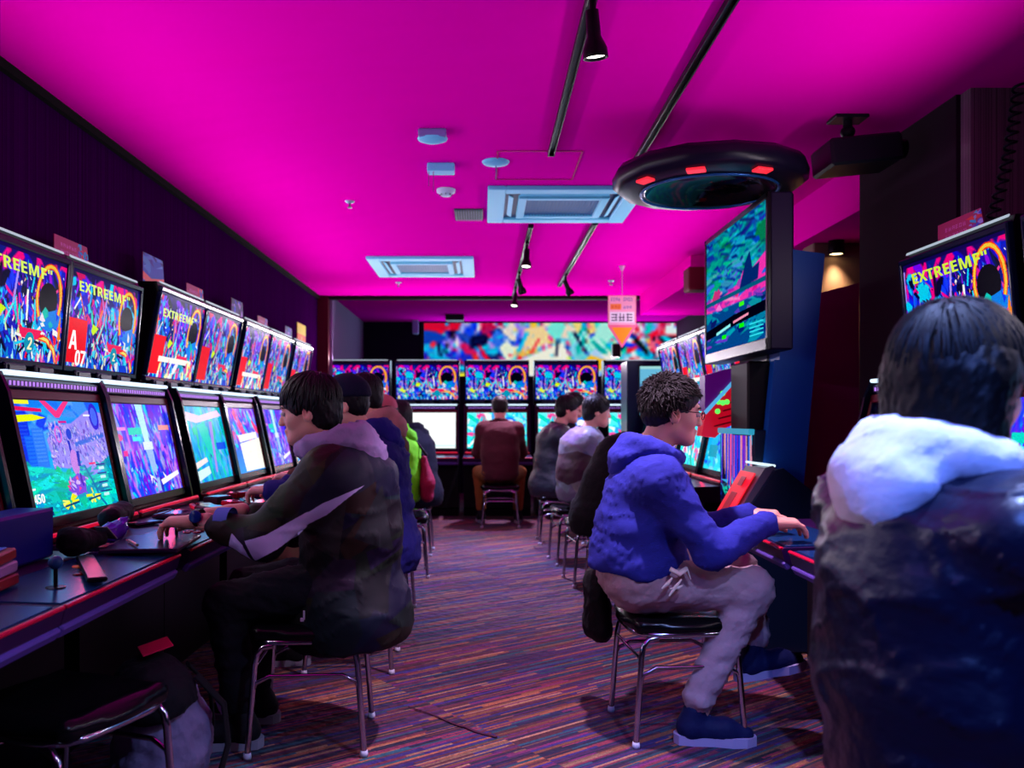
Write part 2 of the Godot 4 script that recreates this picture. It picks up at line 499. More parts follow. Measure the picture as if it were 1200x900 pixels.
func art_game(sd: int, kind: int) -> ImageTexture:
	var p := Paint.new(320, 224, deep, sd)
	if kind == 0:      # violet city with a bright shaft
		p.grad(Color(.45, .25, .95), Color(.08, .35, .95))
		p.shards(150, Vector2(0, 0), Vector2(1, 1), .04, .16, 3., 1.4, .35, [violet, blue, lilac, Color(.3, .3, .95), cyan, Color(.75, .5, 1.), Color(.15, .15, .75)])
		p.soften(6)
		p.shards(220, Vector2(0, 0), Vector2(1, 1), .01, .05, 3., 1.4, .35, [violet, blue, lilac, Color(.3, .3, .95), cyan, Color(.2, .15, .7), Color(.6, .8, 1.)])
		p.soften(2)
		p.poly([Vector2(.42, 0), Vector2(.54, 0), Vector2(.56, .5), Vector2(.48, .5)], Color(.75, .9, 1.))
		p.poly([Vector2(.46, .5), Vector2(.58, .5), Vector2(.6, .98), Vector2(.55, .98)], Color(.65, .75, 1.))
		p.rect(.44, .42, .16, .09, Color(.85, .9, 1.))
		p.rect(.24, .26, .22, .08, teal); p.rect(.28, .36, .14, .05, Color(.3, .85, .9))
		p.rect(.0, .25, .2, .04, Color(.9, .6, .85)); p.oval(Vector2(.06, .36), .07, .04, pink)
		p.rect(.76, .24, .2, .06, Color(.95, .6, .6)); p.rect(.1, .5, .06, .06, magenta)
		p.shards(30, Vector2(.05, .7), Vector2(.95, .98), .02, .06, 2.5, 1., .6, [cyan, white, blue, violet])
		p.poly([Vector2(.62, .86), Vector2(.97, .78), Vector2(.98, .83), Vector2(.64, .92)], white)
		p.rect(.0, .93, .08, .05, white)
	elif kind == 1:    # teal blades
		p.grad(Color(.3, .65, .95), Color(.0, .6, .8))
		p.shards(110, Vector2(0, 0), Vector2(1, 1), .06, .22, 3.5, 1.4, .3, [teal, cyan, Color(.1, .55, .9), Color(.05, .75, .7), Color(.35, .75, 1.), Color(.55, .7, .95)])
		p.soften(6)
		p.shards(120, Vector2(0, 0), Vector2(1, 1), .015, .07, 3.5, 1.4, .3, [teal, cyan, Color(.1, .55, .9), Color(.05, .75, .7), Color(.35, .75, 1.), Color(.02, .4, .6)])
		p.soften(3)
		p.poly([Vector2(0, .05), Vector2(.4, .12), Vector2(.9, .04), Vector2(1, .12), Vector2(.3, .22), Vector2(0, .16)], Color(.9, .8, .95))
		p.poly([Vector2(.3, .25), Vector2(.5, .2), Vector2(.7, .8), Vector2(.45, .6)], Color(.02, .75, .72))
		p.poly([Vector2(.62, .2), Vector2(.7, .2), Vector2(.6, .9), Vector2(.56, .9)], lilac)
		p.poly([Vector2(.0, .76), Vector2(.38, .68), Vector2(.4, .74), Vector2(.02, .84)], Color(1., .9, .9))
		p.poly([Vector2(.05, .86), Vector2(.4, .8), Vector2(.42, .9), Vector2(.1, .98)], Color(.85, .95, 1.))
		p.rect(.7, .5, .26, .1, Color(.05, .35, .8))
	elif kind == 2:    # violet with a white board
		p.grad(Color(.5, .35, .95), Color(.25, .6, 1.))
		p.shards(110, Vector2(0, 0), Vector2(1, .6), .04, .15, 2.4, 1., .6, [violet, lilac, cyan, Color(.3, .3, .9), pink, Color(.8, .75, 1.)])
		p.soften(4)
		p.poly([Vector2(.28, .42), Vector2(.92, .38), Vector2(.92, .48), Vector2(.3, .53)], Color(1., .93, .93))
		p.poly([Vector2(.3, .55), Vector2(1., .48), Vector2(1., .98), Vector2(.34, .98)], Color(1., .99, .9))
	elif kind == 3:    # nearly white list page
		p.im.fill(Color(.93, 1., .98))
		for i in 5:
			p.rect(.16 + i * .02, .5 + (i % 2) * .02, .012, .012, Color(.3, .4, .5))
		p.rect(.0, .9, 1., .06, Color(.8, .97, .97))
		p.rect(.2, .52, .1, .012, Color(.5, .6, .7))
	elif kind == 4:    # pale cyan action scene
		p.grad(Color(.5, .9, 1.), Color(.2, .85, .85))
		p.shards(120, Vector2(0, 0), Vector2(1, 1), .05, .16, 2.2, 1., .8, [white, cyan, teal, Color(.6, .95, 1.), Color(.3, .6, .95), pink, Color(.8, 1., .9)])
		p.soften(3)
		p.oval(Vector2(.7, .3), .13, .18, Color(.2, .5, .85))
		p.oval(Vector2(.72, .3), .07, .1, white)
		p.curve([Vector2(.05, .9), Vector2(.2, .6), Vector2(.35, .8)], .05, white)
	elif kind == 5:    # blue hangar
		p.grad(Color(.1, .5, .95), Color(.3, .85, 1.))
		p.shards(80, Vector2(0, 0), Vector2(1, 1), .06, .2, 2., .3, .5, [cyan, blue, Color(.3, .7, 1.), Color(.6, .95, 1.)])
		p.soften(6)
		p.poly([Vector2(.1, .2), Vector2(.95, .55), Vector2(.93, .66), Vector2(.1, .3)], white)
		p.rect(.1, .6, .3, .2, Color(.2, .6, .7))
	elif kind == 6:    # dark loading page with a bright side panel
		p.im.fill(Color(.03, .02, .08))
		p.shards(26, Vector2(0, 0), Vector2(.6, 1), .05, .2, 2., 1., .8, [Color(.05, .03, .12), Color(.08, .02, .10), Color(.02, .04, .12)])
		p.soften(4)
		p.rect(.62, 0, .38, 1., Color(.05, .5, .75))
		p.shards(60, Vector2(.62, 0), Vector2(1, 1), .05, .2, 2., 1., .8, [cyan, teal, blue, Color(.1, .6, .8)])
	return p.finish(1.1, 1.0 if kind == 3 else 1.25, .08)

func art_streaks() -> ImageTexture:
	var p := Paint.new(192, 256, navy, 31)
	for i in 46:
		var x := p.rng.randf()
		var ww := p.rng.randf_range(.01, .06)
		p.poly([Vector2(x, .0), Vector2(x + ww, 0), Vector2(x + ww + p.rng.randf_range(-.05, .05), p.rng.randf_range(.5, .95)), Vector2(x, p.rng.randf_range(.5, .9))], [blue, Color(.2, .35, .9), pink, Color(.9, .6, .7), violet, cyan, Color(.5, .3, .8)][p.rng.randi() % 7])
	p.shards(40, Vector2(0, .68), Vector2(1, 1), .02, .09, 2., 0., 1.5, [cyan, teal, navy, blue, Color(.05, .3, .4)])
	p.speckle(.1)
	return p.tex()

func art_tower() -> ImageTexture:     # stormy teal sea with a pink shore and score panels
	var p := Paint.new(384, 352, Color(.05, .4, .6), 77)
	p.grad(Color(.03, .45, .5), Color(.05, .35, .7))
	p.shards(150, Vector2(0, 0), Vector2(1, .52), .05, .2, 3., .1, .5, [Color(.05, .5, .55), Color(.08, .3, .6), Color(.0, .6, .55), Color(.1, .55, .7), Color(.02, .4, .35), Color(.15, .2, .55)])
	p.soften(8)
	p.shards(40, Vector2(0, .3), Vector2(1, .5), .03, .12, 3.5, .0, .25, [Color(.05, .65, .5), Color(.25, .6, .7), Color(.3, .5, .75)])
	p.shards(160, Vector2(0, 0), Vector2(1, .5), .012, .06, 4., .05, .3, [Color(.05, .55, .6), Color(.08, .3, .6), Color(.1, .65, .6), Color(.15, .6, .75), Color(.05, .2, .45)])
	p.soften(4)
	p.poly([Vector2(0, .54), Vector2(.3, .55), Vector2(.6, .5), Vector2(.66, .42), Vector2(.8, .44), Vector2(1, .36), Vector2(1, .66), Vector2(0, .64)], Color(.85, .3, .65))
	p.shards(40, Vector2(0, .5), Vector2(1, .66), .02, .09, 3., .0, .3, [Color(.9, .5, .75), Color(.6, .25, .7), Color(.15, .45, .75), Color(.8, .2, .5)])
	p.soften(4)
	p.poly([Vector2(.7, .36), Vector2(.76, .3), Vector2(.8, .44), Vector2(.9, .42), Vector2(.88, .54), Vector2(.6, .56)], Color(.1, .2, .4))
	p.rect(0, .55, 1, .035, Color(.0, .35, .45))
	p.rect(0, .66, 1, .34, Color(.04, .3, .5))
	p.shards(50, Vector2(0, .66), Vector2(1, 1), .03, .1, 3., 0., .3, [Color(.05, .5, .6), Color(.03, .15, .4), Color(.1, .6, .7), Color(.4, .3, .7)])
	p.soften(3)
	p.poly([Vector2(0, .8), Vector2(.5, .74), Vector2(1, .72), Vector2(1, .8), Vector2(.5, .83), Vector2(0, .88)], Color(.02, .03, .12))
	p.poly([Vector2(.2, .84), Vector2(.45, .8), Vector2(.45, .825), Vector2(.2, .865)], Color(.6, .95, .95))
	p.poly([Vector2(.5, .79), Vector2(.74, .765), Vector2(.74, .785), Vector2(.5, .81)], Color(.95, .6, .7))
	p.rect(.6, .66, .08, .035, Color(.3, .95, .2)); p.rect(.6, .83, .08, .035, Color(.15, .95, .1)); p.rect(.3, .88, .08, .035, Color(.15, .95, .1))
	for i in 4:
		p.rect(.76, .86 + i * .03, .2, .012, Color(.3, .8, .85))
	return p.finish(1.15, 1.2, .1)

func art_mural() -> ImageTexture:
	var p := Paint.new(1024, 192, deep, 5)
	p.grad(Color(.75, .1, .3), Color(.1, .25, .8))
	p.shards(120, Vector2(0, 0), Vector2(.4, 1), .1, .35, 1.8, .6, 1.2, [blue, Color(.1, .2, .75), red, cyan, deep, Color(.85, .1, .4), lilac, Color(.15, .5, .9)])
	p.shards(120, Vector2(.3, 0), Vector2(.78, 1), .1, .4, 1.8, .6, 1.2, [white, Color(.3, .85, .85), cyan, Color(1., .85, .5), Color(.75, .95, 1.), pink, Color(1., .95, .9), Color(.5, .9, .95)])
	p.shards(90, Vector2(.7, 0), Vector2(1, 1), .1, .35, 1.8, .6, 1.2, [blue, pink, navy, cyan, lilac, red, white])
	p.soften(4)
	for q in [[0., .4, [blue, red, navy, cyan, lilac, Color(.2, .3, .9)]], [.3, .78, [white, cyan, teal, Color(1., .8, .3), navy, pink, Color(.3, .6, .9)]], [.7, 1., [blue, pink, navy, cyan, white, red]]]:
		p.shards(45, Vector2(q[0], 0), Vector2(q[1], 1), .05, .2, 2.4, .6, 1.4, q[2])
	p.soften(6)
	p.poly([Vector2(.3, .75), Vector2(.47, .35), Vector2(.5, .85), Vector2(.36, 1)], Color(.97, .97, .9))
	p.poly([Vector2(.52, .8), Vector2(.56, .6), Vector2(.64, .75), Vector2(.62, .9)], Color(1., .75, .2))
	p.poly([Vector2(.34, .1), Vector2(.4, .05), Vector2(.43, .3), Vector2(.37, .5), Vector2(.33, .4)], Color(1., .85, .65))
	p.poly([Vector2(.72, .8), Vector2(.86, .65), Vector2(.9, .75), Vector2(.76, .95)], Color(1., .88, .8))
	p.rect(.0, .0, .12, .14, Color(.8, .1, .25))
	p.poly([Vector2(.11, .93), Vector2(.18, .9), Vector2(.18, 1), Vector2(.11, 1)], yellow)
	for i in 26:
		var c := Vector2(p.rng.randf(), p.rng.randf())
		p.line(c, c + Vector2(p.rng.randf_range(-.04, .04), p.rng.randf_range(-.4, .4)), p.rng.randf_range(.02, .06), [white, cyan, red, navy, yellow][p.rng.randi() % 5])
	p.shards(70, Vector2(0, 0), Vector2(1, 1), .02, .08, 2., .6, 1.4, [white, cyan, Color(.2, .3, .8), pink, Color(1., .9, .7), lilac])
	p.soften(9)
	return p.finish(1.05, 1.15, .04)

func art_card(kind: int, sd: int) -> ImageTexture:
	var p := Paint.new(128, 64, Color(.7, .05, .4), sd)
	if kind == 0:      # pink notice with two lines of lettering
		glyphs(p, .18, .25, .5, .18, 6, Color(.9, .5, .9))
		glyphs(p, .18, .55, .5, .18, 6, Color(.9, .5, .9))
		p.shards(20, Vector2(.72, .05), Vector2(1, 1), .08, .2, 1.8, 1., 1., [violet, blue, red, cyan, lilac])
	elif kind == 1:    # blue and salmon picture
		p.im.fill(Color(.1, .45, .8))
		p.shards(14, Vector2(0, 0), Vector2(1, .5), .15, .4, 3., .1, .2, [Color(.2, .6, .9), Color(.1, .3, .6), Color(.35, .75, .95)])
		p.poly([Vector2(0, .6), Vector2(.4, .75), Vector2(1, .6), Vector2(1, .8), Vector2(.4, 1), Vector2(0, .85)], Color(1., .55, .45))
	elif kind == 2:    # small blue print
		p.im.fill(Color(.2, .2, .5))
		p.shards(16, Vector2(0, 0), Vector2(1, 1), .1, .3, 2., 1., 1., [blue, lilac, violet, navy])
	else:              # dark violet picture
		p.im.fill(Color(.1, .1, .5))
		p.shards(40, Vector2(0, 0), Vector2(1, 1), .1, .3, 2., 1., 1., [blue, violet, magenta, cyan, pink, deep])
	return p.tex()

func art_arrow_sign() -> ImageTexture:
	var p := Paint.new(128, 160, Color(1., .75, .85), 9)
	glyphs(p, .08, .06, .36, .12, 4, Color(.25, .15, .7)); glyphs(p, .54, .06, .36, .12, 4, Color(.25, .15, .7))
	p.rect(.06, .28, .42, .2, Color(1., .6, .3)); glyphs(p, .1, .33, .34, .11, 3, Color(.9, .2, .1))
	glyphs(p, .54, .34, .34, .1, 3, Color(.3, .2, .7))
	p.rect(.04, .55, .92, .38, Color(.97, .97, 1.))
	glyphs(p, .08, .6, .84, .27, 3, Color(.1, .08, .3))
	return p.tex()

func art_carpet() -> ImageTexture:
	var p := Paint.new(1024, 1024, Color(.1, .05, .14), 3)
	var cols := [Color(.52, .16, .24), Color(.60, .34, .22), Color(.16, .13, .36), Color(.30, .10, .30), Color(.12, .30, .36), Color(.45, .12, .32), Color(.20, .12, .42), Color(.10, .07, .20), Color(.62, .44, .32), Color(.36, .14, .18)]
	var y := 0
	while y < 1024:
		var th := p.rng.randi_range(3, 8)
		var x := -p.rng.randi_range(0, 200)
		var last := 0
		while x < 1024:
			var ln := p.rng.randi_range(60, 330)
			var k := p.rng.randi() % cols.size()
			if k == last: k = (k + 3) % cols.size()
			last = k
			var c: Color = cols[k]
			c = c * p.rng.randf_range(.62, 1.0)
			p.im.fill_rect(Rect2i(x, y, ln, th), c)
			x += ln
		y += th
	# yarn grain
	for yy in 1024:
		for xx in range(0, 1024, 4):
			if p.rng.randf() < .35:
				var c := p.im.get_pixel(xx, yy)
				p.im.fill_rect(Rect2i(xx, yy, p.rng.randi_range(1, 4), 1), c * p.rng.randf_range(.5, 1.35))
	return p.tex()

func noise_tex(freq: float, sx: int, sy: int, as_normal := false, strength := 4.0, sd := 1) -> NoiseTexture2D:
	var nz := FastNoiseLite.new()
	nz.seed = sd
	nz.frequency = freq
	nz.fractal_octaves = 4
	var t := NoiseTexture2D.new()
	t.width = sx
	t.height = sy
	t.seamless = true
	t.noise = nz
	t.as_normal_map = as_normal
	t.bump_strength = strength
	return t

# ---------------------------------------------------------------- the room
func build_room() -> void:
	var pinkpaint := mat(Color(.93, .0, .72), .9)
	pinkpaint.specular_mode = BaseMaterial3D.SPECULAR_DISABLED
	# floor slab with printed carpet; the stripes run diagonally to the rows
	var fl := MB.new()
	fl.quad(Vector3(-2.1, 0, 1.6), Vector3(3.0, 0, 1.6), Vector3(3.0, 0, -13.6), Vector3(-2.1, 0, -13.6))
	var dir := Vector2(.80, -.60)
	var per := Vector2(.60, .80)
	for i in 4:
		var q := Vector2(fl.v[i].x, fl.v[i].z)
		fl.uv[i] = Vector2(q.dot(dir), q.dot(per)) / 1.9
	fl.box(Vector3(.45, -.08, -6.), Vector3(5.1, .1, 15.2))
	var cm := StandardMaterial3D.new()
	cm.albedo_texture = art_carpet()
	cm.roughness = .92
	cm.texture_repeat = true
	cm.normal_enabled = true
	cm.normal_texture = noise_tex(.09, 256, 256, true, 6.0)
	cm.normal_scale = .5
	var floor_node := struct("floor", fl, cm, "multicoloured striped carpet floor")
	# a lifted carpet seam
	var seam := MB.new()
	var pts := [[478, 829], [492, 834], [508, 839], [524, 846], [536, 851], [545, 853], [556, 858], [570, 862], [582, 865]]
	var line := []
	for i in pts.size():
		var z: float = F * EYE / (pts[i][1] - VY)
		line.append(Vector3((pts[i][0] - VX) / F * z, .002, -z))
	# two curled lips of the same carpet with a gap between them
	for s in [-1., 1.]:
		var lip := []
		for i in line.size():
			var wob := sin(i * 2.1 + s) * .002
			lip.append(line[i] + Vector3(.2, 0, s).normalized() * (.004 + wob * .5) + Vector3(0, .0015, 0))
		seam.tube(lip, [.001, .0018, .002, .0025, .003, .0055, .004, .0025, .004], 6, true)
	part("seam", seam, mat(Color(.30, .14, .22), .92), floor_node, "curled open carpet seam")

	# ceiling
	var c := MB.new()
	c.box(Vector3(.45, CEIL + .06, -4.36), Vector3(5.1, .12, 11.9))
	var ceil_node := struct("ceiling", c, pinkpaint, "hot pink painted ceiling")
	var c2 := MB.new()
	c2.box(Vector3(.45, CEIL + .06, -12.0), Vector3(5.1, .12, 3.2))
	part("rear_panel", c2, pinkpaint, ceil_node)
	# access hatch outline in the ceiling
	var hz0 := 4.72
	var hx := MB.new()
	for s in [[.02, .0, .0], [.02, .46, .0]]:
		hx.box(Vector3(.31 + s[1] - .23, CEIL - .002, -hz0 - .28), Vector3(.008, .006, .56))
	hx.box(Vector3(.31, CEIL - .002, -hz0), Vector3(.46, .006, .008))
	hx.box(Vector3(.31, CEIL - .002, -hz0 - .56), Vector3(.46, .006, .008))
	part("hatch_frame", hx, mat(Color(.75, .02, .5), .7), ceil_node)
	# dark groove and frame between the front and the rear room
	var gb := MB.new()
	gb.box(Vector3(.45, CEIL - .015, -10.36), Vector3(5.1, .05, .1))
	struct("trim_1", gb, mat(Color(.05, .01, .05), .7), "dark shutter track across the ceiling")

	# left wall, dark violet with faint vertical grain
	var wm := StandardMaterial3D.new()
	wm.albedo_color = Color(.22, .005, .29)
	var wp := Paint.new(512, 64, Color(.8, .8, .8), 21)
	for x in 512:
		var k := p_rand(wp, .62, 1.0)
		wp.im.fill_rect(Rect2i(x, 0, 1, 64), Color(k, k, k))
	wm.albedo_texture = wp.tex()
	wm.uv1_triplanar = true
	wm.uv1_world_triplanar = true
	wm.uv1_scale = Vector3(.8, .8, .8)
	wm.roughness = .9
	wm.specular_mode = BaseMaterial3D.SPECULAR_DISABLED
	var wl := MB.new()
	wl.box(Vector3(-2.06, 1.29, -4.36), Vector3(.2, 2.58, 11.9))
	struct("wall_left", wl, wm, "dark violet panelled side wall")
	var ct := MB.new()
	ct.box(Vector3(-1.945, CEIL - .02, -4.36), Vector3(.03, .04, 11.9))
	struct("trim_2", ct, mat(Color(.012, .0, .012), 1.), "black strip where wall meets ceiling")
	var wl2 := MB.new()
	wl2.box(Vector3(-2.0, 1.29, -12.), Vector3(.4, 2.58, 3.2))
	struct("wall_left_rear", wl2, mat(Color(.50, .46, .62), .8), "grey lilac wall of the rear room")
	var post := MB.new()
	post.box(Vector3(-1.9, 1.29, -10.36), Vector3(.14, 2.58, .12), .004)
	struct("trim_3", post, mat(Color(.30, .02, .12), .6), "dark red opening frame post")
	# back wall
	var wb := MB.new()
	wb.box(Vector3(.45, 1.29, -13.15), Vector3(5.1, 2.58, .1))
	struct("wall_back", wb, mat(Color(.07, .06, .16), .8), "dark blue rear wall")
	# wall behind the camera
	var wf := MB.new()
	wf.box(Vector3(.45, 1.29, 1.65), Vector3(5.1, 2.58, .1))
	struct("wall_front", wf, mat(Color(.12, .05, .14), .8), "dark wall")
	# right side: wall near the camera, wood panel, pillar, recess behind
	var wr := MB.new()
	wr.box(Vector3(2.95, 1.29, -6.), Vector3(.1, 2.58, 15.2))
	struct("wall_right", wr, mat(Color(.20, .02, .20), .95), "dark plum side wall")
	var wood := StandardMaterial3D.new()
	var wd := Paint.new(512, 64, Color(.3, .18, .22), 22)
	for x in 512:
		var k := p_rand(wd, .45, 1.15)
		wd.im.fill_rect(Rect2i(x, 0, 1, 64), Color(.48 * k, .34 * k, .46 * k))
	wood.albedo_texture = wd.tex()
	wood.uv1_triplanar = true
	wood.uv1_world_triplanar = true
	wood.uv1_scale = Vector3(1.6, 1.6, 1.6)
	wood.roughness = .6
	var wpn := MB.new()
	wpn.box(Vector3(2.52, 1.29, -3.86), Vector3(.76, 2.58, .08))
	struct("wall_right_panel", wpn, wood, "vertically grained wood panel wall")
	var pil := MB.new()
	pil.box(Vector3(2.3, 1.29, -4.4), Vector3(.36, 2.58, 1.0))
	struct("wall_right_pillar", pil, mat(Color(.13, .02, .13), .95), "very dark plum pillar")
	var sof := MB.new()
	sof.box(Vector3(2.52, 2.44, -6.0), Vector3(.8, .28, 2.2))
	struct("ceiling_soffit", sof, pinkpaint, "pink dropped soffit beside the pillar")
	var sof2 := MB.new()
	sof2.box(Vector3(2.4, 2.46, -9.0), Vector3(1.1, .24, 2.5))
	struct("ceiling_soffit", sof2, pinkpaint, "pink dropped soffit over the far cabinets")
	var box2 := MB.new()
	box2.box(at_px(816, 328, 7.6), Vector3(.18, .2, .2), .01)
	single("ceiling_box", box2, mat(Color(.35, .02, .12), .6), "dark red box fixed under the pink soffit", "box")
	# pink partition board and a warm lit column in the recess
	var pb := MB.new()
	pb.prism(PackedVector2Array([Vector2(2.02, 0), Vector2(2.42, 0), Vector2(2.42, 2.0), Vector2(2.02, 1.9)]), -5.66, -5.60)
	struct("wall_right_partition", pb, mat(Color(.62, .04, .46), .7), "plum pink partition board behind the tall machine")
	var col := MB.new()
	col.box(Vector3(2.38, 1.15, -5.9), Vector3(.36, 2.3, .2), .01)
	struct("wall_right_column", col, mat(Color(.50, .40, .36), .7), "brown column lit by a recessed lamp")

func p_rand(p: Paint, a: float, b: float) -> float:
	return p.rng.randf_range(a, b)

# ---------------------------------------------------------------- ceiling fittings
func spot_lamp(at: Vector3, aim: Vector3, lit: bool, energy: float, label: String, group: String, cone := 38.0, tint := Color(1., .96, .92)) -> void:
	var t := thing("track_spotlight", label, "spotlight", at, 0., group)
	var dk := mat(Color(.03, .03, .05), .35, .3)
	var b := MB.new()
	b.box(Vector3(0, -.02, 0), Vector3(.035, .03, .11), .004)
	part("track_adapter", b, dk, t)
	var s := MB.new()
	s.tube([Vector3(0, -.03, 0), Vector3(0, -.10, 0)], .012, 10)
	part("stem", s, dk, t)
	var d := (aim - (at + Vector3(0, -.12, 0))).normalized()
	var bas := Basis(Quaternion(Vector3.DOWN, d))
	var top := Vector3(0, -.10, 0)
	var xf := Transform3D(bas, top)
	var body := MB.new()
	body.lathe([Vector2(.001, .03), Vector2(.022, .03), Vector2(.024, -.03), Vector2(.024, -.055), Vector2(.033, -.075), Vector2(.042, -.095), Vector2(.043, -.125), Vector2(.038, -.125), Vector2(.036, -.112), Vector2(.001, -.112)].map(func(q): return q), 20, xf)
	part("housing", body, dk, t)
	if lit:
		var ln := MB.new()
		ln.lathe([Vector2(.001, -.116), Vector2(.035, -.116), Vector2(.035, -.113)], 20, xf)
		part("lens", ln, glow(Color(1., .97, .93), 5.0), t, "glowing white lens")
		var l := SpotLight3D.new()
		l.name = "lamp_light"
		l.light_color = tint
		l.light_energy = energy
		l.spot_angle = cone
		l.spot_angle_attenuation = .6
		l.spot_range = 20.
		l.light_size = .03
		l.shadow_enabled = true
		t.add_child(l, true)
		l.transform = Transform3D(Basis.looking_at(d, Vector3.RIGHT), top + d * .135)
	else:
		var ln := MB.new()
		ln.lathe([Vector2(.001, -.116), Vector2(.035, -.116), Vector2(.035, -.113)], 20, xf)
		part("lens", ln, mat(Color(.3, .3, .35), .2), t, "unlit lens")

func rail(x: float, z0: float, z1: float, label: String) -> void:
	var t := thing("lighting_track", label, "lighting track", Vector3(x, CEIL, -(z0 + z1) / 2), 0., "ceiling lighting tracks")
	var dk := mat(Color(.012, .018, .045), .35, .2)
	var b := MB.new()
	b.box(Vector3(0, -.006, 0), Vector3(.036, .012, z1 - z0), .002)
	b.box(Vector3(-.015, -.02, 0), Vector3(.006, .02, z1 - z0), .001)
	b.box(Vector3(.015, -.02, 0), Vector3(.006, .02, z1 - z0), .001)
	part("channel", b, dk, t)
	for s in [-1., 1.]:
		var e := MB.new()
		e.box(Vector3(0, -.015, s * (z1 - z0) / 2), Vector3(.04, .032, .012), .002)
		part("end_cap", e, dk, t)

func air_unit(x0: float, x1: float, z0: float, z1: float, label: String) -> void:
	var w := x1 - x0
	var d := z1 - z0
	var t := thing("ceiling_air_conditioner", label, "air conditioner", Vector3((x0 + x1) / 2, CEIL, -(z0 + z1) / 2), 0., "cassette air conditioners")
	var pl := mat(Color(.46, .88, 1.), .45)
	var dk := mat(Color(.05, .25, .42), .5)
	var b := MB.new()
	var o := .5 * w
	var i := .385 * w
	var oz := .5 * d
	var iz := .385 * d
	for s in [-1., 1.]:
		b.box(Vector3(s * (o + i) / 2, -.014, 0), Vector3(o - i, .028, d), .006)
		b.box(Vector3(0, -.014, s * (oz + iz) / 2), Vector3(2 * i, .028, oz - iz), .006)
	part("panel_frame", b, pl, t)
	var slot := MB.new()
	slot.box(Vector3(0, -.006, 0), Vector3(i * 2, .008, iz * 2))
	part("air_slot", slot, dk, t)
	for s in [-1., 1.]:
		var l1 := MB.new()
		l1.box(Vector3(s * i * .90, -.020, 0), Vector3(.036, .006, iz * 1.5), .003, Basis(Vector3(0, 0, 1), s * .5))
		part("louver", l1, pl, t)
		var l2 := MB.new()
		l2.box(Vector3(0, -.020, s * iz * .90), Vector3(i * 1.5, .006, .036), .003, Basis(Vector3(1, 0, 0), -s * .5))
		part("louver", l2, pl, t)
	var fr := MB.new()
	for s in [-1., 1.]:
		fr.box(Vector3(s * i * .70, -.022, 0), Vector3(i * .14, .03, iz * 1.54), .005)
		fr.box(Vector3(0, -.022, s * iz * .70), Vector3(i * 1.26, .03, iz * .14), .005)
	part("intake_frame", fr, pl, t)
	var gr := MB.new()
	gr.box(Vector3(0, -.014, 0), Vector3(i * 1.27, .012, iz * 1.27))
	for k in 22:
		gr.box(Vector3((k - 10.5) * i * 1.22 / 22, -.022, 0), Vector3(.008, .008, iz * 1.24))
	part("intake_grille", gr, mat(Color(.16, .48, .68), .5), t)

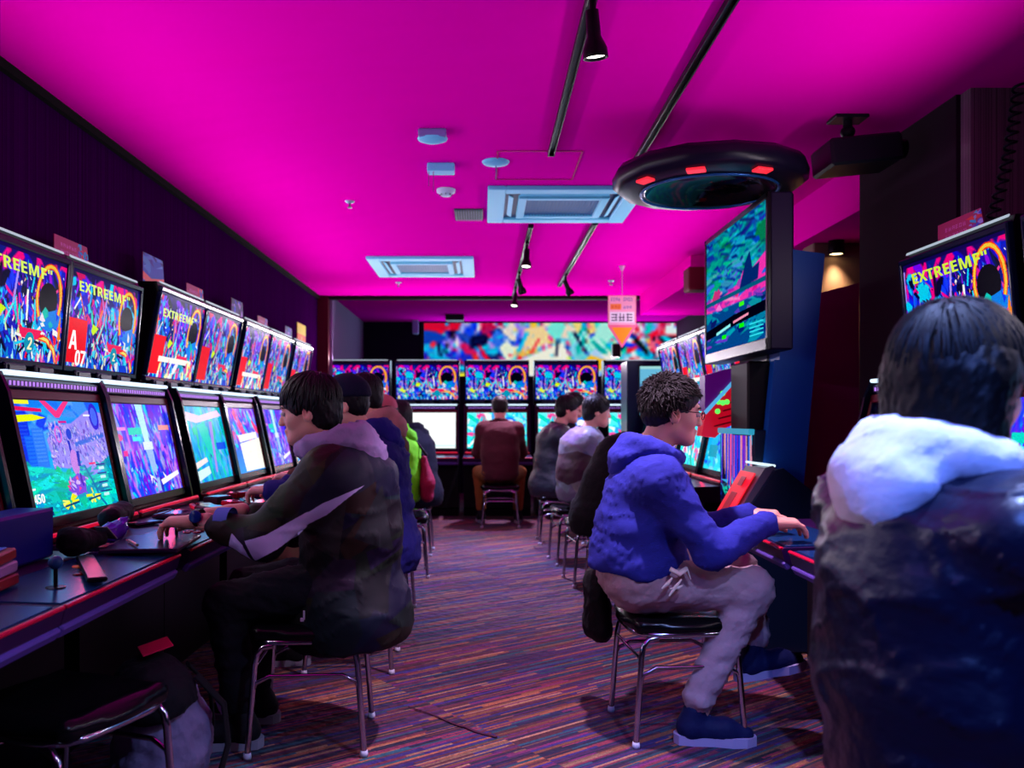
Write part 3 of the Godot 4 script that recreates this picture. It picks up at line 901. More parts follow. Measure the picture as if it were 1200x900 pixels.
func build_ceiling_fittings() -> void:
	rail(.37, -1.2, 4.72, "dark lighting track near the dome topped machine carrying one lit spotlight")
	rail(.855, .9, 4.86, "dark lighting track ending behind the dome of the tall machine")
	rail(.358, 6.5, 10.2, "dark lighting track with three spotlights beyond the large air conditioner")
	rail(.826, 6.4, 9.4, "dark lighting track with one unlit spotlight at its far end")
	var g := "spotlights on ceiling tracks"
	var w := Color(.92, .80, .97)
	spot_lamp(Vector3(.372, CEIL, -2.95), Vector3(.62, 0, -3.3), true, 8.5, "lit black spotlight on the track nearest the air vent boxes", g, 40., w)
	spot_lamp(Vector3(.855, CEIL, -1.35), Vector3(.75, .8, -1.25), true, 6.0, "lit spotlight over the player with the white hood", g, 56., Color(.60, .70, 1.))
	spot_lamp(Vector3(.372, CEIL, .1), Vector3(.85, .75, -1.4), true, 7.0, "lit bluish spotlight on the track over the aisle, aimed at the navy jacket", g, 21., Color(.36, .52, 1.))
	spot_lamp(Vector3(.358, CEIL, -7.1), Vector3(.2, 0, -6.6), true, 14.0, "lit bell shaped spotlight just beyond the large air conditioner", g, 42., Color(.72, .72, 1.))
	spot_lamp(Vector3(.358, CEIL, -8.6), Vector3(.9, .9, -9.3), false, 0., "unlit black spotlight between two lit ones", g)
	spot_lamp(Vector3(.358, CEIL, -9.6), Vector3(.05, .2, -9.0), true, 9.0, "lit spotlight tilted towards the pink rear ceiling", g, 42., w)
	spot_lamp(Vector3(.826, CEIL, -8.7), Vector3(1.6, .9, -9.2), false, 0., "unlit black spotlight at the end of the slanting track", g)
	air_unit(.03, 1.02, 5.42, 6.35, "large pale blue ceiling air conditioner beside the dome topped machine")
	air_unit(-1.05, -.085, 7.78, 8.8, "pale blue ceiling air conditioner above the far cabinets along the violet wall")
	var pl := mat(Color(.46, .84, 1.), .45)
	var dk := mat(Color(.08, .12, .25), .5)
	# detector box with rounded lower front
	var t := thing("detector_box", "pale blue boxy ceiling sensor with a rounded lower face", "sensor", Vector3(-.255, CEIL, -4.4))
	var b := MB.new()
	b.box(Vector3(0, -.02, 0), Vector3(.14, .04, .11), .006)
	part("body", b, mat(Color(.5, .45, .75), .5), t)
	b = MB.new()
	b.lathe([Vector2(.001, -.062), Vector2(.04, -.058), Vector2(.07, -.048), Vector2(.078, -.036)], 24, Transform3D(), 1., .75)
	part("lens_cover", b, pl, t)
	t = thing("emergency_light", "small boxy ceiling unit with two hanging pull cords", "fixture", Vector3(-.24, CEIL, -4.98))
	b = MB.new()
	b.box(Vector3(0, -.024, 0), Vector3(.155, .048, .1), .006)
	part("body", b, pl, t)
	for k in 2:
		b = MB.new()
		b.tube([Vector3(-.068 + k * .026, -.04, .03), Vector3(-.068 + k * .027, -.13 - k * .03, .03)], .0025, 6)
		part("cord", b, mat(Color(.6, .2, .6), .6), t)
	t = thing("ceiling_speaker", "flat round pale disc on the ceiling with a dangling wire", "detector", Vector3(.072, CEIL, -4.92))
	b = MB.new()
	b.lathe([Vector2(.001, -.024), Vector2(.045, -.02), Vector2(.07, -.012), Vector2(.078, -.003), Vector2(.078, 0)], 28)
	part("disc", b, pl, t)
	b = MB.new()
	b.tube([Vector3(0, -.02, 0), Vector3(.003, -.06, 0), Vector3(-.002, -.1, 0)], .003, 6)
	part("wire", b, mat(Color(.5, .4, .7), .6), t)
	t = thing("smoke_detector", "small round white smoke detector below the pull cord unit", "detector", Vector3(-.235, CEIL, -5.52))
	b = MB.new()
	b.lathe([Vector2(.001, -.045), Vector2(.03, -.042), Vector2(.04, -.03), Vector2(.058, -.02), Vector2(.06, 0)], 24)
	part("body", b, mat(Color(.75, .85, .95), .4), t)
	b = MB.new()
	for k in 8:
		b.box(Vector3(cos(TAU * k / 8) * .036, -.036, sin(TAU * k / 8) * .036), Vector3(.01, .008, .004), 0., Basis(Vector3.UP, -TAU * k / 8))
	part("vent_slots", b, dk, t)
	var sp := [[410, 236, "small ceiling sprinkler head alone near the violet wall"], [467, 331, "tiny sprinkler head beyond the far air conditioner"], [716, 329, "tiny sprinkler head beside the arrow sign string"]]
	for s in sp:
		var z: float = F * (CEIL - EYE) / (VY - s[1])
		t = thing("sprinkler", s[2], "sprinkler", Vector3((s[0] - VX) / F * z, CEIL, -z), 0., "ceiling sprinklers")
		b = MB.new()
		b.lathe([Vector2(.001, -.012), Vector2(.022, -.01), Vector2(.034, 0)], 16)
		part("escutcheon", b, mat(Color(.6, .65, .8), .3, .6), t)
		b = MB.new()
		b.lathe([Vector2(.001, -.045), Vector2(.016, -.044), Vector2(.016, -.04), Vector2(.006, -.036), Vector2(.006, -.01)], 12)
		part("head", b, mat(Color(.5, .5, .6), .3, .8), t)
	# slotted vent
	t = thing("air_vent", "small dark slotted vent beside the large air conditioner", "vent", Vector3(-.10, CEIL, -6.18))
	b = MB.new()
	b.box(Vector3(0, -.004, 0), Vector3(.2, .008, .32))
	part("backing", b, dk, t)
	for k in 11:
		b = MB.new()
		b.box(Vector3((k - 5) * .018, -.011, 0), Vector3(.006, .014, .3))
		part("slat", b, mat(Color(.3, .3, .5), .5), t)
	# coiled cable hanging at the wood panel
	var coil := MB.new()
	var cp := []
	for i in 150:
		var u := i / 149.0
		var y := CEIL - .02 - u * .62
		var x := 2.29 - .13 * u + sin(u * 3.) * .02
		cp.append(Vector3(x + cos(u * TAU * 15) * .022, y, -3.72 + sin(u * TAU * 15) * .022))
	coil.tube(cp, .0065, 6)
	single("coiled_cable", coil, mat(Color(.06, .07, .12), .3), "black coiled cable hanging from the ceiling by the wood panel", "cable")
	# projector on a ceiling mount beside the dome
	t = thing("projector", "dark box projector on a ceiling mount above the tall machine", "projector", Vector3(1.76, CEIL, -4.2))
	var pd := mat(Color(.05, .06, .11), .4)
	b = MB.new()
	b.box(Vector3(0, -.008, 0), Vector3(.16, .016, .12), .003)
	part("ceiling_plate", b, pd, t)
	b = MB.new()
	b.tube([Vector3(0, -.01, 0), Vector3(0, -.12, 0)], .022, 12)
	b.ball(Vector3(0, -.07, 0), Vector3(.035, .03, .035))
	part("mount", b, pd, t)
	b = MB.new()
	b.box(Vector3(.04, -.185, .0), Vector3(.34, .13, .26), .012, Basis(Vector3.FORWARD, -.10))
	part("body", b, pd, t)
	b = MB.new()
	b.lathe([Vector2(.001, 0), Vector2(.035, 0), Vector2(.045, .03), Vector2(.045, -.04)], 18, Transform3D(Basis(Vector3.FORWARD, PI / 2), Vector3(.23, -.16, .03)))
	part("lens", b, mat(Color(.02, .02, .03), .1), t)
	# recessed warm downlight
	t = thing("downlight", "black cylinder downlight lighting the brown column", "lamp", Vector3(2.33, 2.3, -5.74))
	b = MB.new()
	b.lathe([Vector2(.001, 0), Vector2(.05, 0), Vector2(.05, -.09), Vector2(.044, -.09), Vector2(.044, -.07), Vector2(.001, -.07)], 20)
	part("can", b, mat(Color(.02, .02, .03), .4), t)
	b = MB.new()
	b.lathe([Vector2(.001, -.086), Vector2(.042, -.086), Vector2(.042, -.083)], 20)
	part("lens", b, glow(Color(1., .85, .6), 6.0), t, "glowing warm lens")
	var l := SpotLight3D.new()
	l.name = "lamp_light"
	l.light_color = Color(1., .84, .62)
	l.light_energy = .8
	l.spot_angle = 32.
	l.spot_range = 20.
	l.light_size = .04
	l.shadow_enabled = true
	t.add_child(l, true)
	l.transform = Transform3D(Basis.looking_at(Vector3(.1, -1., -.25), Vector3.RIGHT), Vector3(0, -.1, 0))

func build_signs() -> void:
	# mural along the rear wall, backlit
	var mu := MB.new()
	var x0 := (497. - VX) / F * 13.05
	var x1 := (845. - VX) / F * 13.05
	mu.quad(Vector3(x0, 1.75, -13.06), Vector3(x1, 1.75, -13.06), Vector3(x1, 2.555, -13.06), Vector3(x0, 2.555, -13.06))
	var t := thing("mural", "long backlit mural of bright abstract shapes along the rear wall", "mural", Vector3.ZERO)
	part("print_sheet", mu, screen_mat(art_mural(), .85), t)
	var fr := MB.new()
	fr.box(Vector3((x0 + x1) / 2, 1.74, -13.07), Vector3(x1 - x0 + .06, .04, .05))
	fr.box(Vector3((x0 + x1) / 2, 2.565, -13.07), Vector3(x1 - x0 + .06, .02, .05))
	fr.box(Vector3(x0 - .02, 2.15, -13.07), Vector3(.04, .85, .05))
	fr.box(Vector3(x1 + .02, 2.15, -13.07), Vector3(.04, .85, .05))
	part("light_box", fr, mat(Color(.05, .05, .09), .5), t)
	area(Vector3((x0 + x1) / 2, 2.15, -13.0), Vector3(0, .35, 1), Vector2(x1 - x0, .8), Color(.8, .9, 1.), 4.0, t)  # added area light, strengthened and tilted up to brighten the rear ceiling
	var bx := MB.new()
	bx.box(at_px(487, 378, 12.9), Vector3(.09, .34, .08), .01)
	single("wall_speaker", bx, mat(Color(.55, .6, .8), .5), "slim pale speaker at the end of the mural", "speaker")
	bx = MB.new()
	bx.box(at_px(533, 372, 12.3), Vector3(.26, .1, .3), .01)
	single("wall_projector", bx, mat(Color(.05, .05, .12), .5), "small dark projector above the mural", "projector")
	# hanging arrow sign
	var z := 8.3
	t = thing("hanging_sign", "paper notice with printed lettering and an orange arrow pointing down", "sign", Vector3((729. - VX) / F * z, CEIL, -z))
	var b := MB.new()
	b.quad(Vector3(-.128, -.56, .004), Vector3(.128, -.56, .004), Vector3(.128, -.285, .004), Vector3(-.128, -.285, .004))
	var pm := StandardMaterial3D.new()
	pm.albedo_texture = art_arrow_sign()
	pm.roughness = .7
	pm.backlight_enabled = true
	pm.backlight = Color(.6, .6, .6)
	part("printed_face", b, pm, t)
	b = MB.new()
	b.prism(PackedVector2Array([Vector2(-.135, -.575), Vector2(.0, -.78), Vector2(.135, -.575), Vector2(.135, -.28), Vector2(-.135, -.28)]), -.003, .0025)
	part("board", b, mat(Color(.95, .45, .6), .6), t)
	b = MB.new()
	b.prism(PackedVector2Array([Vector2(-.1, -.585), Vector2(.1, -.585), Vector2(.0, -.745)]), .003, .005)
	part("arrow", b, mat(Color(1., .62, .12), .6), t, "orange downward arrow")
	b = MB.new()
	b.tube([Vector3(0, 0, 0), Vector3(0, -.28, 0)], .003, 6)
	b.lathe([Vector2(.001, -.05), Vector2(.012, -.04), Vector2(.03, 0)], 12)
	part("string", b, mat(Color(.8, .6, .8), .5), t)
	# narrow poster on the left wall beyond the cabinets
	var pp := Paint.new(64, 192, orange, 41)
	pp.shards(60, Vector2(0, .1), Vector2(1, 1), .03, .1, 2., 1., 1., [orange, pink, red, Color(1., .75, .4), lilac, magenta])
	pp.rect(0, 0, 1, .12, yellow)
	var po := MB.new()
	po.box(Vector3(0, 0, 0), Vector3(.006, .96, .42))
	var pm2 := StandardMaterial3D.new()
	pm2.albedo_texture = pp.tex()
	pm2.roughness = .6
	po.quad(Vector3(.005, -.48, .21), Vector3(.005, -.48, -.21), Vector3(.005, .48, -.21), Vector3(.005, .48, .21))
	single("wall_poster", po, pm2, "tall narrow orange poster on the violet wall past the last cabinet", "poster", Vector3(-1.952, 1.66, -9.35))
	# small speaker on top of the rear row
	bx = MB.new()
	bx.box(at_px(722, 411, 10.3), Vector3(.1, .16, .1), .01)
	single("small_speaker", bx, mat(Color(.04, .04, .07), .4), "small black speaker standing on the rear row of cabinets", "speaker")

# ---------------------------------------------------------------- game cabinets (local frame: wall at x = 0, player side +x, width along z)
const CW := .78

func cached(key: String, make: Callable) -> Mesh:
	if not meshes.has(key):
		var m: MB = make.call()
		meshes[key] = m.mesh()
	return meshes[key]

func lettering(txt: String, size: float, m: Material, parent: Node3D, at: Vector3, bas: Basis, slant := 0.0, wide := 1.0) -> void:
	var key := "text" + txt + str(size)
	if not meshes.has(key):
		var tm := TextMesh.new()
		tm.text = txt
		var f := SystemFont.new()
		f.font_names = PackedStringArray(["Droid Sans"])
		f.font_weight = 700
		tm.font = f
		tm.font_size = 48
		tm.pixel_size = size / 36.0
		tm.depth = .001
		meshes[key] = tm
	var o := part("lettering", meshes[key], m, parent)
	o.transform = Transform3D(bas * Basis(Vector3(wide, 0, 0), Vector3(slant, 1, 0), Vector3(0, 0, 1)), at)

func cabinet(label: String, at: Vector3, turn: float, upper: Material, lower: Material, tone: Color, opts := {}) -> Node3D:
	var t := thing("arcade_cabinet", label, "arcade cabinet", at, turn, opts.get("group", "sit-down arcade cabinets"))
	var hw := CW / 2
	var dark := mat(Color(.025, .025, .04), .35)
	var maroon := mat(Color(.30, .02, .08), .3)
	var plum := mat(Color(.16, .05, .22), .35)
	part("base", cached("cab_base", func():
		var b := MB.new()
		b.prism(PackedVector2Array([Vector2(.0, 0), Vector2(.56, 0), Vector2(.56, .08), Vector2(.60, .10), Vector2(.60, .60), Vector2(.40, .70), Vector2(.0, .70)]), -hw + .004, hw - .004)
		return b), dark, t)
	part("deck", cached("cab_deck", func():
		var b := MB.new()
		b.prism(PackedVector2Array([Vector2(.40, .60), Vector2(.90, .60), Vector2(.965, .645), Vector2(.975, .68), Vector2(.965, .688), Vector2(.40, .705)]), -hw + .002, hw - .002)
		return b), plum, t)
	part("edge_trim", cached("cab_edge", func():
		var b := MB.new()
		b.box(Vector3(.974, .687, 0), Vector3(.012, .010, CW - .01), .003)
		return b), mat(Color(.75, .04, .18), .25), t, "glossy red edge strip")
	part("lip", cached("cab_lip", func():
		var b := MB.new()
		b.box(Vector3(.955, .628, 0), Vector3(.02, .03, CW - .01), .004, Basis(Vector3.FORWARD, .6))
		return b), mat(Color(.34, .24, .55), .4), t)
	part("control_panel", cached("cab_plate", func():
		var b := MB.new()
		b.prism(PackedVector2Array([Vector2(.70, .6965), Vector2(.955, .6885), Vector2(.955, .6925), Vector2(.70, .7005)]), -hw + .02, hw - .02)
		return b), opts.get("plate", mat(Color(.06, .18, .34), .25)), t)
	if opts.get("detail", false):
		var st := part("joystick", cached("joy_plate", func():
			var b := MB.new()
			b.lathe([Vector2(.024, 0), Vector2(.024, .004), Vector2(.001, .005)], 18, Transform3D(Basis(), Vector3(.86, .694, .2)))
			b.tube([Vector3(.86, .69, .2), Vector3(.86, .745, .2)], .0055, 10)
			return b), mat(Color(.06, .06, .08), .3, .4), t)
		part("ball_top", cached("joy_ball", func():
			var b := MB.new()
			b.ball(Vector3(.86, .76, .2), Vector3(.0185, .0185, .0185), 18, 12)
			return b), mat(Color(.10, .22, .38), .12), st)
		for k in 4:
			part("button", cached("button%d" % k, func():
				var b := MB.new()
				var c := Vector3(.835 + (k % 2) * .035, .694, .02 - (k / 2) * .04 - (k % 2) * .01)
				b.lathe([Vector2(.0155, 0), Vector2(.0155, .004), Vector2(.012, .007), Vector2(.001, .0075)], 16, Transform3D(Basis(), c))
				return b), mat(Color(.45, .03, .10), .2), t)
		part("start_button", cached("start_button", func():
			var b := MB.new()
			b.lathe([Vector2(.018, 0), Vector2(.018, .004), Vector2(.001, .006)], 18, Transform3D(Basis(), Vector3(.78, .697, -.10)))
			return b), mat(Color(.95, .50, .12), .3), t, "amber start button")
	# lower monitor housing
	part("monitor_housing", cached("cab_low", func():
		var b := MB.new()
		b.prism(PackedVector2Array([Vector2(0, .70), Vector2(.425, .70), Vector2(.418, .745), Vector2(.318, 1.225), Vector2(.30, 1.30), Vector2(0, 1.30)]), -hw + .012, hw - .012)
		return b), dark, t)
	var tilt := Vector2(.318, 1.225) - Vector2(.418, .745)
	var up := Vector3(tilt.x, tilt.y, 0).normalized()
	var nrm := Vector3(up.y, -up.x, 0)
	var lo := Vector3(.418, .745, 0)
	var hi := Vector3(.318, 1.225, 0)
	part("bezel", cached("cab_bezel", func():
		var b := MB.new()
		var bs := Basis(nrm, up, nrm.cross(up))
		var mid := (lo + hi) / 2
		b.box(hi + nrm * .008 - up * .016, Vector3(.022, .036, CW - .05), .004, bs)
		for s in [-1., 1.]:
			b.box(mid + nrm * .008 + Vector3(0, 0, s * (hw - .032)), Vector3(.022, .46, .018), .004, bs)
		return b), maroon, t, "dark red glossy screen surround")
	part("bezel_sill", cached("cab_sill", func():
		var b := MB.new()
		var bs := Basis(nrm, up, nrm.cross(up))
		b.box(lo + nrm * .010 + up * .012, Vector3(.026, .036, CW - .05), .004, bs)
		return b), mat(Color(.03, .04, .09), .25), t)
	part("screen", cached("cab_screen", func():
		var b := MB.new()
		var w := hw - .042
		var a := lo + up * .03 + nrm * .012
		var e := hi - up * .034 + nrm * .012
		b.quad(a + Vector3(0, 0, w), a + Vector3(0, 0, -w), e + Vector3(0, 0, -w), e + Vector3(0, 0, w))
		return b), lower, t, "glowing game screen")
	for s in [-1., 1.]:
		part("side_fin", cached("cab_fin%d" % int(s), func():
			var b := MB.new()
			b.prism(PackedVector2Array([Vector2(.0, .70), Vector2(.47, .70), Vector2(.46, .76), Vector2(.36, 1.22), Vector2(.33, 1.29), Vector2(0, 1.29)]), s * (hw - .011) - .010, s * (hw - .011) + .010)
			return b), mat(Color(.03, .06, .11), .18), t)
	part("shelf", cached("cab_shelf", func():
		var b := MB.new()
		b.box(Vector3(.45, .716, 0), Vector3(.10, .024, CW - .02), .005)
		return b), maroon, t)
	part("red_lamp_strip", cached("cab_redstrip", func():
		var b := MB.new()
		b.box(Vector3(.492, .727, 0), Vector3(.014, .018, CW - .04), .004)
		return b), glow(Color(1., .05, .22), .55, Color(.4, .02, .06)), t, "glowing red strip under the screen")
	area(Vector3(.515, .745, 0), Vector3(1, .25, 0), Vector2(.02, CW - .08), Color(1., .06, .25), RED_E, t)
	# slatted lamp strip and bright bar on top of the lower housing
	part("lamp_backing", cached("cab_lampback", func():
		var b := MB.new()
		b.box(Vector3(.318, 1.252, 0), Vector3(.03, .035, CW - .06), .006)
		return b), mat(Color(.14, .03, .25), .3), t)
	part("lamp_teeth", cached("cab_teeth", func():
		var b := MB.new()
		for k in 26:
			b.box(Vector3(.334, 1.252, (k - 12.5) * .0262), Vector3(.006, .016, .010), .001)
		return b), glow(Color(.75, .5, 1.), .9), t, "row of small violet lamp teeth")
	part("light_bar", cached("cab_bar", func():
		var b := MB.new()
		b.box(Vector3(.318, 1.288, 0), Vector3(.05, .016, CW - .05), .005)
		return b), glow(Color(.80, .90, 1.), 1.5), t, "bright white light bar")
	# upper display
	var ub := Vector3(.150, 1.345, 0)
	var ut: Vector3 = Vector3(.190, 1.79, 0) + opts.get("tilt", Vector3.ZERO)
	var key := "t%.3f" % ut.x
	var uup := (ut - ub).normalized()
	var un := Vector3(uup.y, -uup.x, 0)
	part("display_housing", cached("cab_up" + key, func():
		var b := MB.new()
		b.prism(PackedVector2Array([Vector2(0.02, 1.30), Vector2(.13, 1.30), Vector2(ub.x, ub.y), Vector2(ut.x, ut.y), Vector2(ut.x - .01, ut.y + .035), Vector2(.02, ut.y + .035)]), -hw + .003, hw - .003)
		return b), dark, t)
	part("display_frame", cached("cab_uf" + key, func():
		var b := MB.new()
		var bs := Basis(un, uup, un.cross(uup))
		var mid := (ub + ut) / 2
		b.box(ut + un * .006, Vector3(.03, .026, CW - .006), .005, bs)
		b.box(ub + un * .006, Vector3(.03, .026, CW - .006), .005, bs)
		for s in [-1., 1.]:
			b.box(mid + un * .006 + Vector3(0, 0, s * (hw - .012)), Vector3(.03, .45, .018), .005, bs)
		return b), mat(Color(.05, .10, .22), .15), t, "glossy blue black display frame")
	part("display_screen", cached("cab_us" + key, func():
		var b := MB.new()
		var w := hw - .022
		var a := ub + uup * .012 + un * .010
		var e := ut - uup * .012 + un * .010
		b.quad(a + Vector3(0, 0, w), a + Vector3(0, 0, -w), e + Vector3(0, 0, -w), e + Vector3(0, 0, w))
		return b), upper, t, "glowing marquee display")
	var tb := Basis(Vector3(0, 0, -1), uup, un)
	for x in opts.get("text", []):
		lettering(x[0], x[1], glow(x[2], x[5] if x.size() > 5 else 1.), t, ub + uup * (.012 + .421 * x[4]) + un * .0125 + Vector3(0, 0, (hw - .022) * (1. - 2. * x[3])), tb, x[6] if x.size() > 6 else 0., x[7] if x.size() > 7 else 1.)
	var sb := Basis(Vector3(0, 0, -1), up, nrm)
	for x in opts.get("low_text", []):
		lettering(x[0], x[1], glow(x[2], 1.), t, lo + up * (.03 + .42 * x[4]) + nrm * .0135 + Vector3(0, 0, (hw - .042) * (1. - 2. * x[3])), sb)
	for k in 3:
		part("speaker", cached("cab_spk%d" % k, func():
			var b := MB.new()
			b.box(Vector3(.15, 1.322, (k - 1) * .22), Vector3(.06, .036, .15), .006)
			b.box(Vector3(.182, 1.322, (k - 1) * .22), Vector3(.006, .022, .11), .002)
			return b), mat(Color(.05, .10, .18), .3), t)
	# light strip on the housing top
	part("top_light_strip", cached("cab_top" + key, func():
		var b := MB.new()
		b.box(Vector3(ut.x - .004, ut.y + .036, 0), Vector3(.012, .006, CW - .06), .002, Basis(Vector3.FORWARD, 1.0))
		return b), glow(Color(.85, .92, 1.), .6), t, "light strip facing the ceiling")
	area(Vector3(ut.x + .024, ut.y + .052, 0), Vector3(sin(WASH), cos(WASH), 0), Vector2(CW - .08, .02), Color(1., .93, .98), opts.get("wash", 1.) * WASH_E, t)  # added wash light standing in for display spill on the ceiling
	if opts.get("lit", true):
		area((lo + hi) / 2 + nrm * .05, nrm, Vector2(.44, .66), tone, SCREEN_E, t)
		area((ub + ut) / 2 + un * .05, un, Vector2(.40, .70), Color(.62, .66, 1.), SCREEN_E * .6, t)
	return t

func topper(label: String, at: Vector3, turn: float, w: float, h: float, kind: int, sd: int) -> void:
	var t := thing("topper_card", label, "card", at, turn, "printed cards on top of cabinets")
	var b := MB.new()
	b.quad(Vector3(.003, 0, w / 2), Vector3(.003, 0, -w / 2), Vector3(.003, h, -w / 2 + .03), Vector3(.003, h, w / 2))
	var m := StandardMaterial3D.new()
	m.albedo_texture = art_card(kind, sd)
	m.roughness = .5
	m.backlight_enabled = true
	m.backlight = Color(.5, .5, .5)
	part("printed_face", b, m, t)
	b = MB.new()
	b.prism(PackedVector2Array([Vector2(-w / 2, 0), Vector2(w / 2, 0), Vector2(w / 2, h), Vector2(-w / 2 + .03, h)]), -.002, .002, Transform3D(Basis(Vector3(0, 0, 1), Vector3(0, 1, 0), Vector3(-1, 0, 0)), Vector3.ZERO))
	part("backing", b, mat(Color(.5, .05, .3), .6), t)

func build_cabinets() -> void:
	var up_a := screen_mat(art_marquee(101, 0), UPPER_E)
	var up_b := screen_mat(art_marquee(102, 1), UPPER_E)
	var up_c := screen_mat(art_marquee(103, 2), UPPER_E * 1.15)
	var up_d := screen_mat(art_marquee(104, 3), UPPER_E)
	var g0 := screen_mat(art_game_canyon(), LOWER_E)
	var g1 := screen_mat(art_game(201, 0), LOWER_E)
	var g2 := screen_mat(art_game(202, 1), LOWER_E)
	var g3 := screen_mat(art_game(203, 2), LOWER_E * 1.1)
	var g4 := screen_mat(art_game(204, 3), LOWER_E * 1.15)
	var g5 := screen_mat(art_game(205, 4), LOWER_E * 1.1)
	var g6 := screen_mat(art_game(206, 5), LOWER_E)
	var g7 := screen_mat(art_game(207, 6), LOWER_E)
	var X := -1.955
	var yg := Color(.80, .92, .08)
	var title := func(e := 1.): return ["EXTREEMF\"", .044, yg, .47, .84, e, -.28, 1.75]
	var g := "cabinets along the violet wall"
	var tl := Vector3(.05, .03, 0)
	var L := [
		[1.65, "arcade cabinet in front of the gap left by the empty stool's neighbour", up_d, g6, {"detail": true}],
		[2.43, "arcade cabinet with a bare control panel behind the empty stool", up_b, g6, {"detail": true}],
		[3.31, "arcade cabinet showing a cliff and green ground with the number 450", up_a, g0, {"detail": true, "text": [title.call(1.), ["2", .05, Color(.95, .95, .7), .66, .16]], "low_text": [["450", .034, white, .10, .17]]}],
		[4.09, "arcade cabinet with a red A 07 tag on its upper display", up_b, g1, {"text": [title.call(1.), ["A", .085, white, .085, .27], ["07", .07, white, .19, .09], ["2", .04, Color(.95, .95, .7), .66, .16]]}],
		[4.99, "arcade cabinet with a teal game and a blue and salmon card on top", up_c, g2, {"tilt": tl, "text": [title.call(1.)]}],
		[5.77, "arcade cabinet whose screen shows a white board, beside the navy hooded player", up_b, g3, {"tilt": tl}],
		[6.65, "arcade cabinet with a dim blue card on top, by the tan hooded player", up_c, g1, {"tilt": tl}],
		[7.43, "arcade cabinet with a small pink card on top, second before the orange poster", up_b, g2, {"tilt": tl}],
		[8.31, "last arcade cabinet on the violet wall, next to the orange poster", up_c, g6, {"tilt": tl}],
	]
	for c in L:
		var o: Dictionary = c[4]
		o["group"] = g
		var tone := Color(.35, .65, 1.)
		cabinet(c[1], Vector3(X, 0, -c[0]), 0., c[2], c[3], tone, o)
	# cards on top of the left row
	var ty := 1.828
	topper("dark violet picture card on the cabinet of the cliff game", Vector3(X + .10, ty, -3.17), 0., .30, .12, 3, 61)
	topper("pink notice card with two lines of lettering above the A 07 display", Vector3(X + .10, ty, -3.93), 0., .34, .10, 0, 62)
	topper("blue and salmon picture card leaning on a tilted display", Vector3(X + .12, ty + .03, -4.85), 0., .32, .17, 1, 63)
	topper("plain bright pink card beside the blue and salmon card", Vector3(X + .12, ty + .03, -5.55), 0., .34, .11, 0, 64)
	topper("dim blue print card on the far tilted display", Vector3(X + .12, ty + .03, -6.5), 0., .32, .15, 2, 65)
	topper("small pink notice card near the last pair of displays", Vector3(X + .12, ty + .03, -7.25), 0., .34, .11, 0, 66)
	topper("small blue card on the last display before the orange poster", Vector3(X + .12, ty + .03, -8.22), 0., .3, .13, 2, 67)
	# right row (mirrored)
	var R := [
		[1.72, "arcade cabinet played by the person with the white hood", up_d, g6, {"wash": 1.15}],
		[2.50, "arcade cabinet under the coiled cable, between two players", up_b, g1, {"wash": 1.15, "text": [title.call(1.)]}],
		[3.345, "arcade cabinet with a pink notice card, before the wood panel", up_a, g7, {"wash": 1.15, "text": [title.call(1.)]}],
		[5.85, "arcade cabinet just beyond the tall dome topped machine", up_c, g6, {"tilt": tl}],
		[6.65, "arcade cabinet beyond the dome machine, played by the grey jacket person", up_b, g5, {"tilt": tl}],
		[7.45, "arcade cabinet beyond the dome machine, played by the person in glasses", up_c, g1, {"tilt": tl}],
		[8.25, "far arcade cabinet of the row beyond the dome machine", up_b, g2, {"tilt": tl}],
	]
	for c in R:
		var o: Dictionary = c[4]
		o["group"] = "cabinets along the plum wall"
		cabinet(c[1], Vector3(1.99, 0, -c[0]), PI, c[2], c[3], Color(.35, .65, 1.), o)
	topper("pink notice card with lettering and a violet picture, before the wood panel", Vector3(1.99 - .10, 1.828, -3.44), PI, .34, .10, 0, 68)
	# rear row facing the camera
	var B := [
		[-1.50, "rear row arcade cabinet at the opening frame post, partly behind capped players", up_a, g4],
		[-.67, "rear row arcade cabinet with a blank white page on its screen", up_a, g4],
		[.165, "rear row arcade cabinet played by the person in the brown shirt", up_a, g5],
		[1.0, "rear row arcade cabinet behind the players in glasses and grey jacket", up_a, g5],
		[1.83, "rear row arcade cabinet at the end beside the dark kiosk", up_a, g5],
	]
	for c in B:
		cabinet(c[1], Vector3(c[0], 0, -10.62), -PI / 2, c[2], c[3], Color(.7, .95, 1.), {"group": "rear row cabinets", "wash": 1.7})

